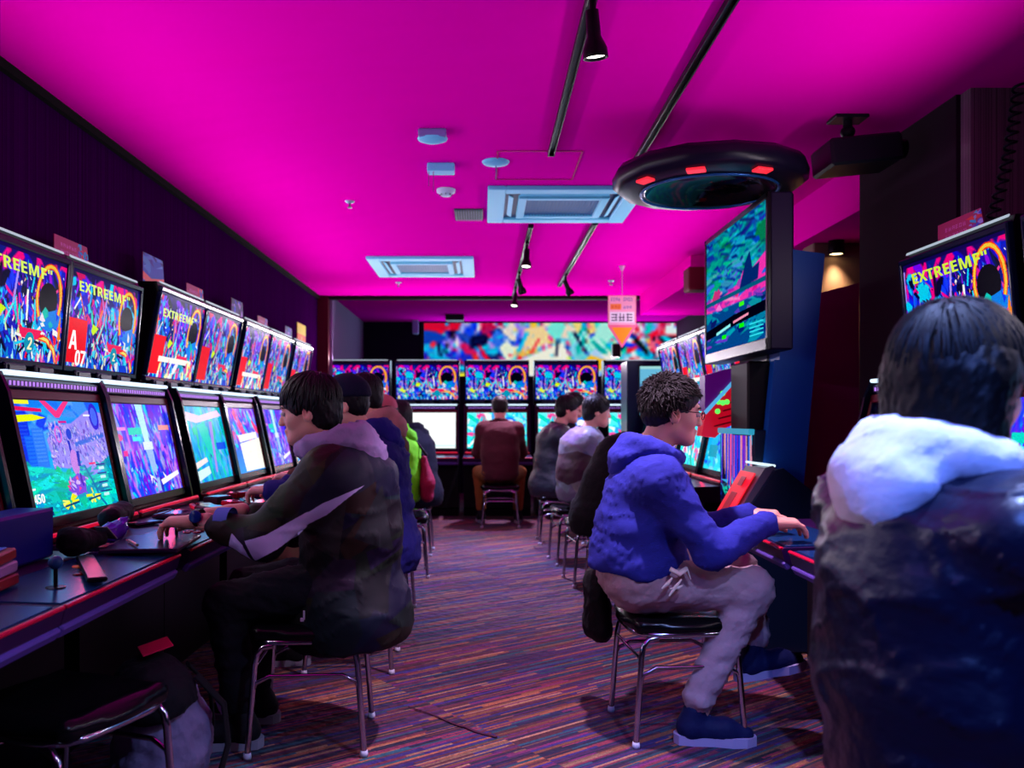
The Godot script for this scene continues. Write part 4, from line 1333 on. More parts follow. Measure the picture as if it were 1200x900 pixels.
# ---------------------------------------------------------------- tall machine with a dome canopy, on the right
func build_dome_machine() -> void:
	var t := thing("dome_game_machine", "tall dark blue game machine with a round dome canopy and red lamps", "arcade machine", Vector3.ZERO)
	var nv := mat(Color(.04, .09, .20), .3)
	var dk := mat(Color(.03, .035, .06), .3)
	var x := 1.36
	var z0 := 4.12
	var z1 := 5.29
	var zc := (z0 + z1) / 2
	# canopy: a flat ring, open below, with a glossy dark dome inside
	var cc := Vector3(1.13, 2.32, -4.36)
	var R := .475
	var b := MB.new()
	b.lathe([Vector2(R - .13, -.055), Vector2(R - .03, -.045), Vector2(R, -.02), Vector2(R + .005, .03), Vector2(R - .02, .06), Vector2(R - .12, .085), Vector2(.001, .10)], 14, Transform3D(Basis(Vector3.UP, .22), cc))
	part("canopy", b, mat(Color(.07, .05, .13), .3), t)
	b = MB.new()
	b.lathe([Vector2(R - .13, -.058), Vector2(R - .155, -.058), Vector2(R - .16, -.05), Vector2(R - .2, .0), Vector2(R - .3, .05), Vector2(.001, .07)], 40, Transform3D(Basis(), cc))
	part("inner_dome", b, mat(Color(.015, .02, .035), .08), t, "glossy black inner dome")
	b = MB.new()
	var ring := []
	for i in 41:
		ring.append(cc + Vector3(cos(TAU * i / 40) * (R - .14), -.060, sin(TAU * i / 40) * (R - .14)))
	b.tube(ring, .007, 8, false)
	part("rim", b, mat(Color(.12, .30, .55), .2, .4), t)
	for a in [2.62, 1.96, 1.2]:
		b = MB.new()
		b.box(cc + Vector3(cos(a) * (R - .066), -.056, sin(a) * (R - .066)), Vector3(.05, .012, .085), .003, Basis(Vector3.UP, -a) * Basis(Vector3(0, 0, 1), .1))
		part("canopy_lamp", b, glow(Color(1., .15, .22), 1.25), t, "small red lamp")
	# arm from the column up to the canopy
	b = MB.new()
	b.box(Vector3(1.52, 2.16, -4.55), Vector3(.10, .42, .24), .01)
	part("canopy_support", b, dk, t)
	# upper monitor box
	b = MB.new()
	b.box(Vector3(x + .055, 1.83, -zc), Vector3(.11, .75, z1 - z0), .008)
	part("monitor_box", b, mat(Color(.07, .02, .16), .5), t)
	b = MB.new()
	for s in [[1.83 + .36, .03, z1 - z0], [1.83 - .345, .06, z1 - z0]]:
		b.box(Vector3(x - .004, s[0], -zc), Vector3(.02, s[1], s[2]), .004)
	b.box(Vector3(x - .004, 1.83, -z0 - .015), Vector3(.02, .75, .03), .004)
	b.box(Vector3(x - .004, 1.83, -z1 + .015), Vector3(.02, .75, .03), .004)
	part("monitor_bezel", b, dk, t)
	b = MB.new()
	var sx := x - .008
	b.quad(Vector3(sx, 1.515, -z1 + .03), Vector3(sx, 1.515, -z0 - .03), Vector3(sx, 2.175, -z0 - .03), Vector3(sx, 2.175, -z1 + .03))
	b.uv = PackedVector2Array([Vector2(0, 1), Vector2(1, 1), Vector2(1, 0), Vector2(0, 0)])
	b.idx = PackedInt32Array([0, 1, 2, 0, 2, 3])
	for i in 4: b.n[i] = Vector3(-1, 0, 0)
	part("monitor_screen", b, screen_mat(art_tower(), 1.0), t, "teal and pink game picture")
	area(Vector3(x - .06, 1.82, -zc), Vector3(-1, 0, 0), Vector2(.7, .7), Color(.3, .8, .95), SCREEN_E * .8, t)
	# slanting column behind the monitor, flaring towards the top
	b = MB.new()
	b.prism(PackedVector2Array([Vector2(1.40, .86), Vector2(1.60, .80), Vector2(1.705, 1.95), Vector2(1.48, 1.98), Vector2(1.48, 1.42), Vector2(1.455, 1.42)]), -4.50, -4.34)
	part("column", b, mat(Color(.05, .30, .62), .4), t, "blue slanting column")
	b = MB.new()
	b.box(Vector3(1.54, 1.15, -4.75), Vector3(.14, 2.3, .5), .01)
	part("back_body", b, dk, t)
	# dark box under the monitor
	b = MB.new()
	b.box(Vector3(1.42, 1.23, -4.56), Vector3(.16, .38, .3), .01)
	part("speaker_box", b, mat(Color(.012, .010, .018), .55), t)
	b = MB.new()
	b.lathe([Vector2(.001, 0), Vector2(.014, 0), Vector2(.018, .004)], 14, Transform3D(Basis(Vector3.RIGHT, PI / 2), Vector3(1.44, 1.14, -4.408)))
	part("lock", b, mat(Color(.4, .2, .3), .2, .8), t)
	# lower display with streaks, its teal lamp edge and frame
	b = MB.new()
	b.box(Vector3(1.40, .86, -4.68), Vector3(.08, .42, .62), .006)
	part("display_body", b, mat(Color(.04, .12, .20), .3), t)
	b = MB.new()
	sx = 1.358
	b.quad(Vector3(sx, .67, -4.98), Vector3(sx, .67, -4.38), Vector3(sx, 1.045, -4.38), Vector3(sx, 1.045, -4.98))
	part("display_screen", b, screen_mat(art_streaks(), .9), t, "display of coloured vertical streaks")
	b = MB.new()
	b.box(Vector3(1.35, 1.06, -4.68), Vector3(.03, .03, .62), .004)
	part("teal_lamp_bar", b, glow(Color(.15, .65, .8), .8), t)
	area(Vector3(1.32, .86, -4.68), Vector3(-1, 0, 0), Vector2(.36, .6), Color(.5, .5, .9), SCREEN_E * .5, t)
	# sloping card reader panel and the console side
	b = MB.new()
	b.prism(PackedVector2Array([Vector2(1.19, .60), Vector2(1.24, .60), Vector2(1.42, .88), Vector2(1.40, .90), Vector2(1.36, .89)]), -4.50, -4.20)
	part("reader_housing", b, mat(Color(.25, .25, .32), .3), t)
	var up := Vector3(.17, .29, 0).normalized()
	var nn := Vector3(-up.y, up.x, 0)
	var bs := Basis(nn, up, nn.cross(up))
	b = MB.new()
	b.box(Vector3(1.268, .745, -4.35) + nn * .010, Vector3(.008, .26, .24), .003, bs)
	part("reader_plate", b, glow(Color(1., .06, .16), .75, Color(.5, .02, .06)), t, "lit red card reader plate")
	b = MB.new()
	b.box(Vector3(1.25, .70, -4.36) + nn * .018, Vector3(.010, .12, .10), .004, bs)
	b.box(Vector3(1.30, .81, -4.33) + nn * .015, Vector3(.004, .05, .07), .001, bs)
	part("reader_pad", b, mat(Color(.75, .12, .22), .3), t)
	b = MB.new()
	b.box(Vector3(1.385, .902, -4.35), Vector3(.07, .012, .26), .003, Basis(Vector3(0, 0, 1), -.12))
	part("reader_lamp", b, glow(Color(.85, .95, 1.), 1.2), t, "white lamp above the reader")
	b = MB.new()
	b.prism(PackedVector2Array([Vector2(1.20, .58), Vector2(1.78, .55), Vector2(1.78, .62), Vector2(1.44, .89), Vector2(1.40, .88)]), -4.20, -4.17)
	b.box(Vector3(1.5, .3, -4.55), Vector3(.5, .6, .76), .01)
	part("console", b, mat(Color(.03, .07, .15), .28), t)
	# faceted red lamp housing with green lights, on the far side of the machine
	var zf := 4.95
	var P := func(px: float, py: float) -> Vector2:
		var q := at_px(px, py, zf)
		return Vector2(q.x, q.y)
	b = MB.new()
	b.prism(PackedVector2Array([P.call(826, 440), P.call(854, 432), P.call(868, 430), P.call(868, 436), P.call(826, 482)]), -zf - .12, -zf)
	part("crest_upper", b, glow(Color(.42, .04, .55), .28, Color(.3, .03, .4)), t, "violet faceted top")
	b = MB.new()
	b.prism(PackedVector2Array([P.call(827, 484), P.call(870, 438), P.call(875, 441), P.call(875, 467), P.call(859, 498), P.call(849, 502), P.call(838, 513), P.call(822, 511)]), -zf - .12, -zf)
	part("crest_lower", b, glow(Color(1., .05, .20), .42, Color(.5, .02, .08)), t, "glowing red faceted front")
	b = MB.new()
	var q1 := at_px(826, 484, zf - .02)
	var q2 := at_px(870, 436, zf - .02)
	b.tube([q1, q2], .011, 8)
	part("crest_edge", b, glow(Color(.35, .75, 1.), .8), t, "blue lit edge")
	for q in [[847, 461], [842, 471], [847, 472], [852, 471], [841, 482]]:
		b = MB.new()
		b.ball(at_px(q[0], q[1], zf - .01), Vector3(.015, .015, .012))
		part("crest_lamp", b, glow(Color(.35, 1., .35), 1.3), t, "green lamp")
	for i in 4:
		b = MB.new()
		b.box(at_px(862 - i * 5, 470 + i * 9, zf - .005), Vector3(.10, .008, .008), 0., Basis(Vector3(0, 0, 1), .25))
		part("crest_rib", b, mat(Color(.6, .05, .15), .3), t)
	# narrow stickers on the machine's rear edge
	b = MB.new()
	b.box(Vector3(1.615, .92, -4.80), Vector3(.008, .36, .12), .002)
	part("side_sticker", b, mat(Color(.42, .34, .12), .5), t)
	b = MB.new()
	b.box(Vector3(1.615, .90, -4.66), Vector3(.008, .30, .10), .002)
	part("side_sticker", b, mat(Color(.12, .3, .5), .5), t)

func build_kiosk() -> void:
	var z := 8.9
	var t := thing("kiosk", "dark blue floor kiosk with a pale lit panel beside the rear row", "kiosk", Vector3((760. - VX) / F * z, 0, -z))
	var b := MB.new()
	b.box(Vector3(0, .86, -.2), Vector3(.44, 1.72, .4), .01)
	part("body", b, mat(Color(.03, .07, .20), .35), t)
	b = MB.new()
	b.quad(Vector3(-.09, 1.16, .004), Vector3(.155, 1.16, .004), Vector3(.155, 1.66, .004), Vector3(-.09, 1.66, .004))
	var p := Paint.new(64, 128, Color(.45, .8, .95), 51)
	p.rect(0, 0, 1, .06, Color(.7, .95, .95))
	p.rect(.15, .3, .25, .1, Color(.2, .45, .8))
	p.rect(.6, .2, .2, .5, Color(.6, .95, .95))
	p.shards(20, Vector2(0, .4), Vector2(1, 1), .05, .12, 2., 1., 1., [Color(.4, .75, .95), Color(.7, .95, .95), Color(.3, .6, .9)])
	part("lit_panel", b, screen_mat(p.tex(), .8), t, "pale cyan lit panel")
	b = MB.new()
	for s in [-1., 1.]:
		b.box(Vector3(.032 + s * .13, 1.41, .006), Vector3(.016, .54, .02), .003)
		b.box(Vector3(.032, 1.41 + s * .26, .006), Vector3(.27, .016, .02), .003)
	part("panel_frame", b, mat(Color(.04, .05, .10), .3), t)

# ---------------------------------------------------------------- soft bodies: distance field -> surface nets
class Field:
	var o: Vector3
	var h: float
	var nx: int
	var ny: int
	var nz: int
	var d := PackedFloat32Array()
	func _init(lo: Vector3, hi: Vector3, cell: float) -> void:
		o = lo
		h = cell
		nx = int((hi.x - lo.x) / h) + 2
		ny = int((hi.y - lo.y) / h) + 2
		nz = int((hi.z - lo.z) / h) + 2
		d.resize(nx * ny * nz)
		d.fill(.2)
	func _lo(v: float, base: float, n: int) -> int:
		return clampi(int(floor((v - base) / h)), 0, n - 1)
	# tapered capsule; sz stretches it along z
	func cap(a: Vector3, b: Vector3, ra: float, rb: float, k := .02, sz := 1.0) -> void:
		var r := maxf(ra, rb) + k + 2. * h
		var x0 := _lo(minf(a.x, b.x) - r, o.x, nx)
		var x1 := _lo(maxf(a.x, b.x) + r, o.x, nx)
		var y0 := _lo(minf(a.y, b.y) - r, o.y, ny)
		var y1 := _lo(maxf(a.y, b.y) + r, o.y, ny)
		var z0 := _lo(minf(a.z, b.z) - r * sz, o.z, nz)
		var z1 := _lo(maxf(a.z, b.z) + r * sz, o.z, nz)
		var cz := (a.z + b.z) * .5
		var a2 := Vector3(a.x, a.y, cz + (a.z - cz) / sz)
		var b2 := Vector3(b.x, b.y, cz + (b.z - cz) / sz)
		var ab := b2 - a2
		var inv := 1. / maxf(ab.length_squared(), 1e-9)
		for z in range(z0, z1 + 1):
			var pz := cz + (o.z + z * h - cz) / sz
			for y in range(y0, y1 + 1):
				var py := o.y + y * h
				var row := (z * ny + y) * nx
				for x in range(x0, x1 + 1):
					var p := Vector3(o.x + x * h, py, pz) - a2
					var t := clampf(p.dot(ab) * inv, 0., 1.)
					var v := (p - ab * t).length() - (ra + (rb - ra) * t)
					var w := d[row + x]
					var q := k - absf(v - w)
					if q > 0.:
						d[row + x] = minf(v, w) - q * q * .25 / k
					elif v < w:
						d[row + x] = v
	# ellipsoid; mode 0 joins, 1 cuts away
	func ell(c: Vector3, r: Vector3, k := .02, mode := 0, bas := Basis()) -> void:
		var m := maxf(r.x, maxf(r.y, r.z)) + k + 2. * h
		var x0 := _lo(c.x - m, o.x, nx)
		var x1 := _lo(c.x + m, o.x, nx)
		var y0 := _lo(c.y - m, o.y, ny)
		var y1 := _lo(c.y + m, o.y, ny)
		var z0 := _lo(c.z - m, o.z, nz)
		var z1 := _lo(c.z + m, o.z, nz)
		var ib := bas.inverse()
		for z in range(z0, z1 + 1):
			for y in range(y0, y1 + 1):
				var row := (z * ny + y) * nx
				for x in range(x0, x1 + 1):
					var p := ib * (Vector3(o.x + x * h, o.y + y * h, o.z + z * h) - c) / r
					var k0 := p.length()
					var k1 := (p / r).length()
					var v := k0 * (k0 - 1.) / maxf(k1, 1e-6)
					var w := d[row + x]
					if mode == 0:
						var q := k - absf(v - w)
						d[row + x] = minf(v, w) - (q * q * .25 / k if q > 0. else 0.)
					else:
						var q := k - absf(-v - w)
						d[row + x] = maxf(-v, w) + (q * q * .25 / k if q > 0. else 0.)
	# cut away everything on the side n points to
	func cut(at: Vector3, n: Vector3, k := .01) -> void:
		var i := 0
		for z in nz:
			for y in ny:
				for x in nx:
					var v := (Vector3(o.x + x * h, o.y + y * h, o.z + z * h) - at).dot(n)
					var w := d[i]
					if v > w - k:
						var q := k - absf(v - w)
						d[i] = maxf(v, w) + (q * q * .25 / k if q > 0. else 0.)
					i += 1
	# append the surface to a mesh builder, moved by xf
	func net(mb: MB, xf := Transform3D(), bump: FastNoiseLite = null, amp := 0.0, squeeze := Vector3.ONE) -> void:
		var ids := PackedInt32Array()
		ids.resize(nx * ny * nz)
		ids.fill(-1)
		var sx := 1
		var sy := nx
		var szz := nx * ny
		var base := mb.v.size()
		var vs := PackedVector3Array()
		var cells := PackedInt32Array()
		for z in nz - 1:
			for y in ny - 1:
				var i := (z * ny + y) * nx
				for x in nx - 1:
					var a := d[i]
					# quick reject: far from the surface
					if a > h * 2. or a < -h * 2.:
						i += 1
						continue
					var s := 0
					var c := Vector3.ZERO
					var v0 := a
					var v1 := d[i + 1]
					var v2 := d[i + sy]
					var v3 := d[i + sy + 1]
					var v4 := d[i + szz]
					var v5 := d[i + szz + 1]
					var v6 := d[i + szz + sy]
					var v7 := d[i + szz + sy + 1]
					var neg := int(v0 < 0.) + int(v1 < 0.) + int(v2 < 0.) + int(v3 < 0.) + int(v4 < 0.) + int(v5 < 0.) + int(v6 < 0.) + int(v7 < 0.)
					if neg == 0 or neg == 8:
						i += 1
						continue
					if (v0 < 0.) != (v1 < 0.): c += Vector3(v0 / (v0 - v1), 0, 0); s += 1
					if (v2 < 0.) != (v3 < 0.): c += Vector3(v2 / (v2 - v3), 1, 0); s += 1
					if (v4 < 0.) != (v5 < 0.): c += Vector3(v4 / (v4 - v5), 0, 1); s += 1
					if (v6 < 0.) != (v7 < 0.): c += Vector3(v6 / (v6 - v7), 1, 1); s += 1
					if (v0 < 0.) != (v2 < 0.): c += Vector3(0, v0 / (v0 - v2), 0); s += 1
					if (v1 < 0.) != (v3 < 0.): c += Vector3(1, v1 / (v1 - v3), 0); s += 1
					if (v4 < 0.) != (v6 < 0.): c += Vector3(0, v4 / (v4 - v6), 1); s += 1
					if (v5 < 0.) != (v7 < 0.): c += Vector3(1, v5 / (v5 - v7), 1); s += 1
					if (v0 < 0.) != (v4 < 0.): c += Vector3(0, 0, v0 / (v0 - v4)); s += 1
					if (v1 < 0.) != (v5 < 0.): c += Vector3(1, 0, v1 / (v1 - v5)); s += 1
					if (v2 < 0.) != (v6 < 0.): c += Vector3(0, 1, v2 / (v2 - v6)); s += 1
					if (v3 < 0.) != (v7 < 0.): c += Vector3(1, 1, v3 / (v3 - v7)); s += 1
					ids[i] = vs.size()
					vs.append(o + (Vector3(x, y, z) + c / s) * h)
					cells.append(i)
					i += 1
		# faces
		var fi := PackedInt32Array()
		for n in vs.size():
			var i := cells[n]
			var x := i % nx
			var y := (i / nx) % ny
			var z := i / szz
			var v0 := d[i] < 0.
			if y > 0 and z > 0 and v0 != (d[i + 1] < 0.):
				_face(fi, ids, i, i - sy, i - sy - szz, i - szz, v0)
			if x > 0 and z > 0 and v0 != (d[i + sy] < 0.):
				_face(fi, ids, i, i - szz, i - szz - 1, i - 1, v0)
			if x > 0 and y > 0 and v0 != (d[i + szz] < 0.):
				_face(fi, ids, i, i - 1, i - 1 - sy, i - sy, v0)
		# normals, folds, normals again
		for pass_no in 2:
			var ns := PackedVector3Array()
			ns.resize(vs.size())
			for f in range(0, fi.size(), 3):
				var a := vs[fi[f]]
				var nn := (vs[fi[f + 2]] - a).cross(vs[fi[f + 1]] - a)
				ns[fi[f]] += nn
				ns[fi[f + 1]] += nn
				ns[fi[f + 2]] += nn
			for n in vs.size():
				ns[n] = ns[n].normalized()
			if pass_no == 0 and bump:
				for n in vs.size():
					var q := vs[n] * squeeze
					var n1 := bump.get_noise_3d(q.x, q.y, q.z)
					var n2 := maxf(0., 1. - 3.2 * absf(bump.get_noise_3d(q.x * 1.3 + 9., q.y * 1.5 + q.x * .8, q.z * 1.3 + 4.)))
					vs[n] += ns[n] * amp * (n1 * .55 + n2 * n2 * .55 - .2)
			elif pass_no == 1 or not bump:
				for n in vs.size():
					mb.v.append(xf * vs[n])
					mb.n.append((xf.basis * ns[n]).normalized())
					mb.uv.append(Vector2(vs[n].x, vs[n].y))
				break
		for f in fi:
			mb.idx.append(base + f)
	func _face(fi: PackedInt32Array, ids: PackedInt32Array, a: int, b: int, c: int, e: int, flip: bool) -> void:
		var i0 := ids[a]
		var i1 := ids[b]
		var i2 := ids[c]
		var i3 := ids[e]
		if i0 < 0 or i1 < 0 or i2 < 0 or i3 < 0:
			return
		if flip:
			fi.append_array([i0, i2, i1, i0, i3, i2])
		else:
			fi.append_array([i0, i1, i2, i0, i2, i3])

func fold_noise(sd: int, freq := 7.0) -> FastNoiseLite:
	var f := FastNoiseLite.new()
	f.seed = sd
	f.noise_type = FastNoiseLite.TYPE_SIMPLEX
	f.frequency = freq
	f.fractal_octaves = 1
	return f

var cloth_bump: NoiseTexture2D
func cloth(c: Color, rough := .85, sheen := .3, tex: Texture2D = null) -> StandardMaterial3D:
	var k := "cloth%s%.2f%.2f" % [c.to_html(), rough, sheen]
	if tex == null and mats.has(k):
		return mats[k]
	var m := StandardMaterial3D.new()
	m.albedo_color = c
	if tex:
		m.albedo_texture = tex
		m.albedo_color = Color.WHITE
		m.texture_repeat = false
	else:
		m.uv1_triplanar = true
		m.uv1_scale = Vector3(3., 3., 3.)
		if cloth_bump == null:
			cloth_bump = noise_tex(.02, 256, 256, true, 8.0, 5)
		m.normal_enabled = true
		m.normal_texture = cloth_bump
		m.normal_scale = .35
	m.roughness = rough
	m.metallic_specular = .3 if rough > .5 else .5
	if sheen > 0.:
		m.rim_enabled = true
		m.rim = sheen
		m.rim_tint = .7
	if tex == null:
		mats[k] = m
	return m

func skin_mat() -> StandardMaterial3D:
	if not mats.has("skin"):
		var m := StandardMaterial3D.new()
		m.albedo_color = Color(.80, .58, .50)
		m.roughness = .5
		m.subsurf_scatter_enabled = true
		m.subsurf_scatter_strength = .12
		mats["skin"] = m
	return mats["skin"]

func hair_mat(c: Color) -> StandardMaterial3D:
	var m := mat(c, .55, 0., "hair")
	m.metallic_specular = .35
	return m

# head in its own frame: x forward, y up, origin between the ears at eye height
func head_field(cell: float, neck_end: Vector3) -> Field:
	var f := Field.new(Vector3(minf(-.16, neck_end.x - .09), minf(-.2, neck_end.y - .02), -.12), Vector3(.15, .16, .12), cell)
	f.ell(Vector3(-.012, .030, 0), Vector3(.097, .092, .077), .02)
	f.ell(Vector3(.028, -.030, 0), Vector3(.060, .080, .062), .03)
	f.cap(Vector3(.000, -.062, -.040), Vector3(.058, -.090, -.014), .020, .020, .03)
	f.cap(Vector3(.000, -.062, .040), Vector3(.058, -.090, .014), .020, .020, .03)
	f.ell(Vector3(.070, -.095, 0), Vector3(.020, .018, .022), .02)
	f.cap(Vector3(.080, .022, -.032), Vector3(.080, .022, .032), .011, .011, .015)
	f.cap(Vector3(.086, .008, 0), Vector3(.104, -.030, 0), .007, .011, .012)
	f.ell(Vector3(.098, -.034, -.010), Vector3(.010, .007, .008), .008)
	f.ell(Vector3(.098, -.034, .010), Vector3(.010, .007, .008), .008)
	f.ell(Vector3(.086, -.060, 0), Vector3(.011, .007, .023), .008)
	f.ell(Vector3(.084, -.072, 0), Vector3(.011, .007, .019), .008)
	f.ell(Vector3(.052, -.030, -.042), Vector3(.025, .022, .018), .02)
	f.ell(Vector3(.052, -.030, .042), Vector3(.025, .022, .018), .02)
	f.ell(Vector3(.095, -.001, -.032), Vector3(.014, .012, .018), .010, 1)
	f.ell(Vector3(.095, -.001, .032), Vector3(.014, .012, .018), .010, 1)
	for s in [-1., 1.]:
		var bs := Basis(Vector3(0, 1, 0), -s * .35) * Basis(Vector3(0, 0, 1), .2)
		f.ell(Vector3(-.012, -.012, s * .080), Vector3(.021, .034, .010), .008, 0, bs)
		f.ell(Vector3(-.006, -.008, s * .090), Vector3(.010, .019, .008), .006, 1, bs)
	f.cap(Vector3(-.028, -.060, 0), neck_end, .054, .062, .03)
	return f

func lock_path(c: Vector3, r: Vector3, u: Vector3, flow: Vector3, length: float, lift: float, steps := 4) -> Array:
	var pts := []
	var p := u.normalized()
	for i in steps:
		var w := float(i) / (steps - 1)
		pts.append(c + p * r * (1.0 + lift * w))
		var tang := (flow - p * flow.dot(p)).normalized()
		p = (p + tang * length / (r.y * (steps - 1))).normalized()
	return pts

# style: short, spiky, bob, mop
func hair(style: String, sd: int, cell: float, locks: int, mb: MB, xf: Transform3D) -> void:
	var f := Field.new(Vector3(-.17, -.20, -.14), Vector3(.14, .18, .14), cell)
	var rng := RandomNumberGenerator.new()
	rng.seed = sd
	var c := Vector3(-.016, .038, 0)
	var r := Vector3(.106, .098, .090)
	if style == "bob":
		r = Vector3(.112, .104, .098)
		f.ell(c, r, .02)
		f.cap(Vector3(-.045, .0, -.05), Vector3(-.045, -.105, -.055), .058, .045, .03)
		f.cap(Vector3(-.045, .0, .05), Vector3(-.045, -.105, .055), .058, .045, .03)
		f.cap(Vector3(-.065, .0, 0), Vector3(-.075, -.115, 0), .058, .045, .03)
		f.ell(Vector3(.12, -.06, 0), Vector3(.105, .10, .085), .02, 1)
	elif style == "mop":
		r = Vector3(.110, .101, .094)
		f.ell(c, r, .02)
		f.ell(Vector3(-.055, -.025, 0), Vector3(.062, .075, .078), .03)
		f.ell(Vector3(.115, -.075, 0), Vector3(.105, .105, .13), .012, 1)
		f.ell(Vector3(.012, -.055, -.10), Vector3(.042, .05, .05), .01, 1)
		f.ell(Vector3(.012, -.055, .10), Vector3(.042, .05, .05), .01, 1)
		f.cut(Vector3(-.05, -.095, 0), Vector3(.1, -1, 0).normalized())
	else:
		f.ell(c, r, .02)
		f.ell(Vector3(-.055, -.012, 0), Vector3(.055, .062, .072), .03)
		f.ell(Vector3(.125, -.045, 0), Vector3(.105, .095, .14), .012, 1)
		f.ell(Vector3(.018, -.060, -.09), Vector3(.045, .06, .05), .01, 1)
		f.ell(Vector3(.018, -.060, .09), Vector3(.045, .06, .05), .01, 1)
		f.cut(Vector3(-.05, -.078, 0), Vector3(.15, -1, 0).normalized())
	f.net(mb, xf, fold_noise(sd, 60.), .004, Vector3(1, .35, 1))
	var crown := Vector3(-.45, .9, .1).normalized()
	for i in locks:
		var u := Vector3(rng.randf_range(-1, .85), rng.randf_range(-.55, 1), rng.randf_range(-1, 1)).normalized()
		if u.x > .35 and u.y < .35:
			continue
		if u.x > .0 and u.y < -.15:
			continue
		var flow: Vector3
		var ln: float
		var lift: float
		if style == "spiky":
			flow = (u - crown * .9 + Vector3(rng.randf_range(-.5, .5), rng.randf_range(-.2, .7), rng.randf_range(-.5, .5)))
			ln = rng.randf_range(.014, .030)
			lift = rng.randf_range(.02, .19)
		else:
			flow = (u - crown).normalized() + Vector3(.25 if u.x > 0. else 0., -.8, 0) + Vector3(rng.randf_range(-.2, .2), 0, rng.randf_range(-.2, .2))
			ln = rng.randf_range(.04, .075) if style != "bob" else rng.randf_range(.06, .11)
			lift = rng.randf_range(-.005, .035)
			if u.y < -.25:
				ln *= .5
		var path := lock_path(c, r, u, flow, ln, lift)
		var w := rng.randf_range(.0032, .0055) if style != "spiky" else rng.randf_range(.0017, .0032)
		for k in path.size():
			path[k] = xf * path[k]
		mb.tube(path, [w * .8, w, w * .75, w * .12], 4, false)

func hand_mesh(mb: MB, side: float, cell: float, xf: Transform3D, curl: float) -> void:
	# x towards the fingertips, y up (back of the hand), thumb on the inner side
	var f := Field.new(Vector3(-.09, -.085, -.085), Vector3(.20, .06, .085), cell)
	f.cap(Vector3(-.045, .0, 0), Vector3(.0, .0, 0), .026, .025, .015)
	f.cap(Vector3(.015, .0, -.016), Vector3(.080, .004, -.024), .020, .016, .015)
	f.cap(Vector3(.015, .0, .016), Vector3(.080, .004, .024), .020, .016, .015)
	f.cap(Vector3(.02, -.002, 0), Vector3(.082, .006, 0), .020, .017, .015)
	var lens := [.066, .075, .070, .054]
	for k in 4:
		var z := (-.031 + k * .0205) * side
		var b := Vector3(.084 - absf(k - 1.2) * .004, .004, z)
		var a := -.25 - curl * .5
		var p1: Vector3 = b + Vector3(cos(a), sin(a), (-.08 + k * .06) * side) * lens[k] * .48
		a -= .45 + curl * .8
		var p2: Vector3 = p1 + Vector3(cos(a), sin(a), 0) * lens[k] * .32
		a -= .35 + curl * .5
		var p3: Vector3 = p2 + Vector3(cos(a), sin(a), 0) * lens[k] * .26
		f.cap(b, p1, .0098, .0088, .005)
		f.cap(p1, p2, .0088, .0080, .004)
		f.cap(p2, p3, .0080, .0068, .004)
	var t0 := Vector3(.020, -.006, -.030 * side)
	var t1 := Vector3(.052, -.018, -.052 * side)
	var t2 := Vector3(.082, -.028, -.052 * side)
	f.cap(t0, t1, .0150, .0110, .008)
	f.cap(t1, t2, .0108, .0085, .005)
	f.net(mb, xf)

func elbow_of(s: Vector3, w: Vector3, l1: float, l2: float, hint: Vector3) -> Vector3:
	var dv := w - s
	var dist := minf(dv.length(), (l1 + l2) * .999)
	var dir := dv.normalized()
	var a := (l1 * l1 - l2 * l2 + dist * dist) / (2. * dist)
	var hh := sqrt(maxf(l1 * l1 - a * a, 0.))
	var n := (hint - dir * hint.dot(dir)).normalized()
	return s + dir * a + n * hh

func shoe(t: Node3D, ankle: Vector3, fwd: Vector3, upper: Material, sole: Material) -> void:
	var bs := Basis(fwd.normalized(), Vector3.UP, fwd.normalized().cross(Vector3.UP))
	var xf := Transform3D(bs, ankle)
	var f := Field.new(Vector3(-.10, -.10, -.07), Vector3(.24, .06, .07), .008)
	f.cap(Vector3(-.03, -.045, 0), Vector3(-.01, .01, 0), .046, .042, .02)
	f.cap(Vector3(-.02, -.05, 0), Vector3(.09, -.052, 0), .046, .042, .02)
	f.cap(Vector3(.09, -.055, 0), Vector3(.16, -.065, 0), .042, .028, .02)
	f.cut(Vector3(0, -.085, 0), Vector3(0, -1, 0), .004)
	var mb := MB.new()
	f.net(mb, xf)
	var s := part("shoe", mb, upper, t)
	mb = MB.new()
	var poly := PackedVector2Array([Vector2(-.085, -.01), Vector2(-.07, -.036), Vector2(-.02, -.042), Vector2(.05, -.038), Vector2(.11, -.048), Vector2(.16, -.040), Vector2(.195, -.012), Vector2(.195, .012), Vector2(.16, .040), Vector2(.11, .048), Vector2(.05, .038), Vector2(-.02, .042), Vector2(-.07, .036), Vector2(-.085, .01)])
	mb.prism(poly, .0, .032, xf * Transform3D(Basis(Vector3.RIGHT, -PI / 2), Vector3(0, -.100, 0)))
	part("sole", mb, sole, s)
	mb = MB.new()
	for k in 4:
		var x := .035 + k * .022
		mb.tube([xf * Vector3(x, -.018 - k * .007, -.024), xf * Vector3(x + .004, -.006 - k * .008, 0), xf * Vector3(x, -.018 - k * .007, .024)], .003, 6)
	part("laces", mb, mat(Color(.25, .30, .5), .8), s)

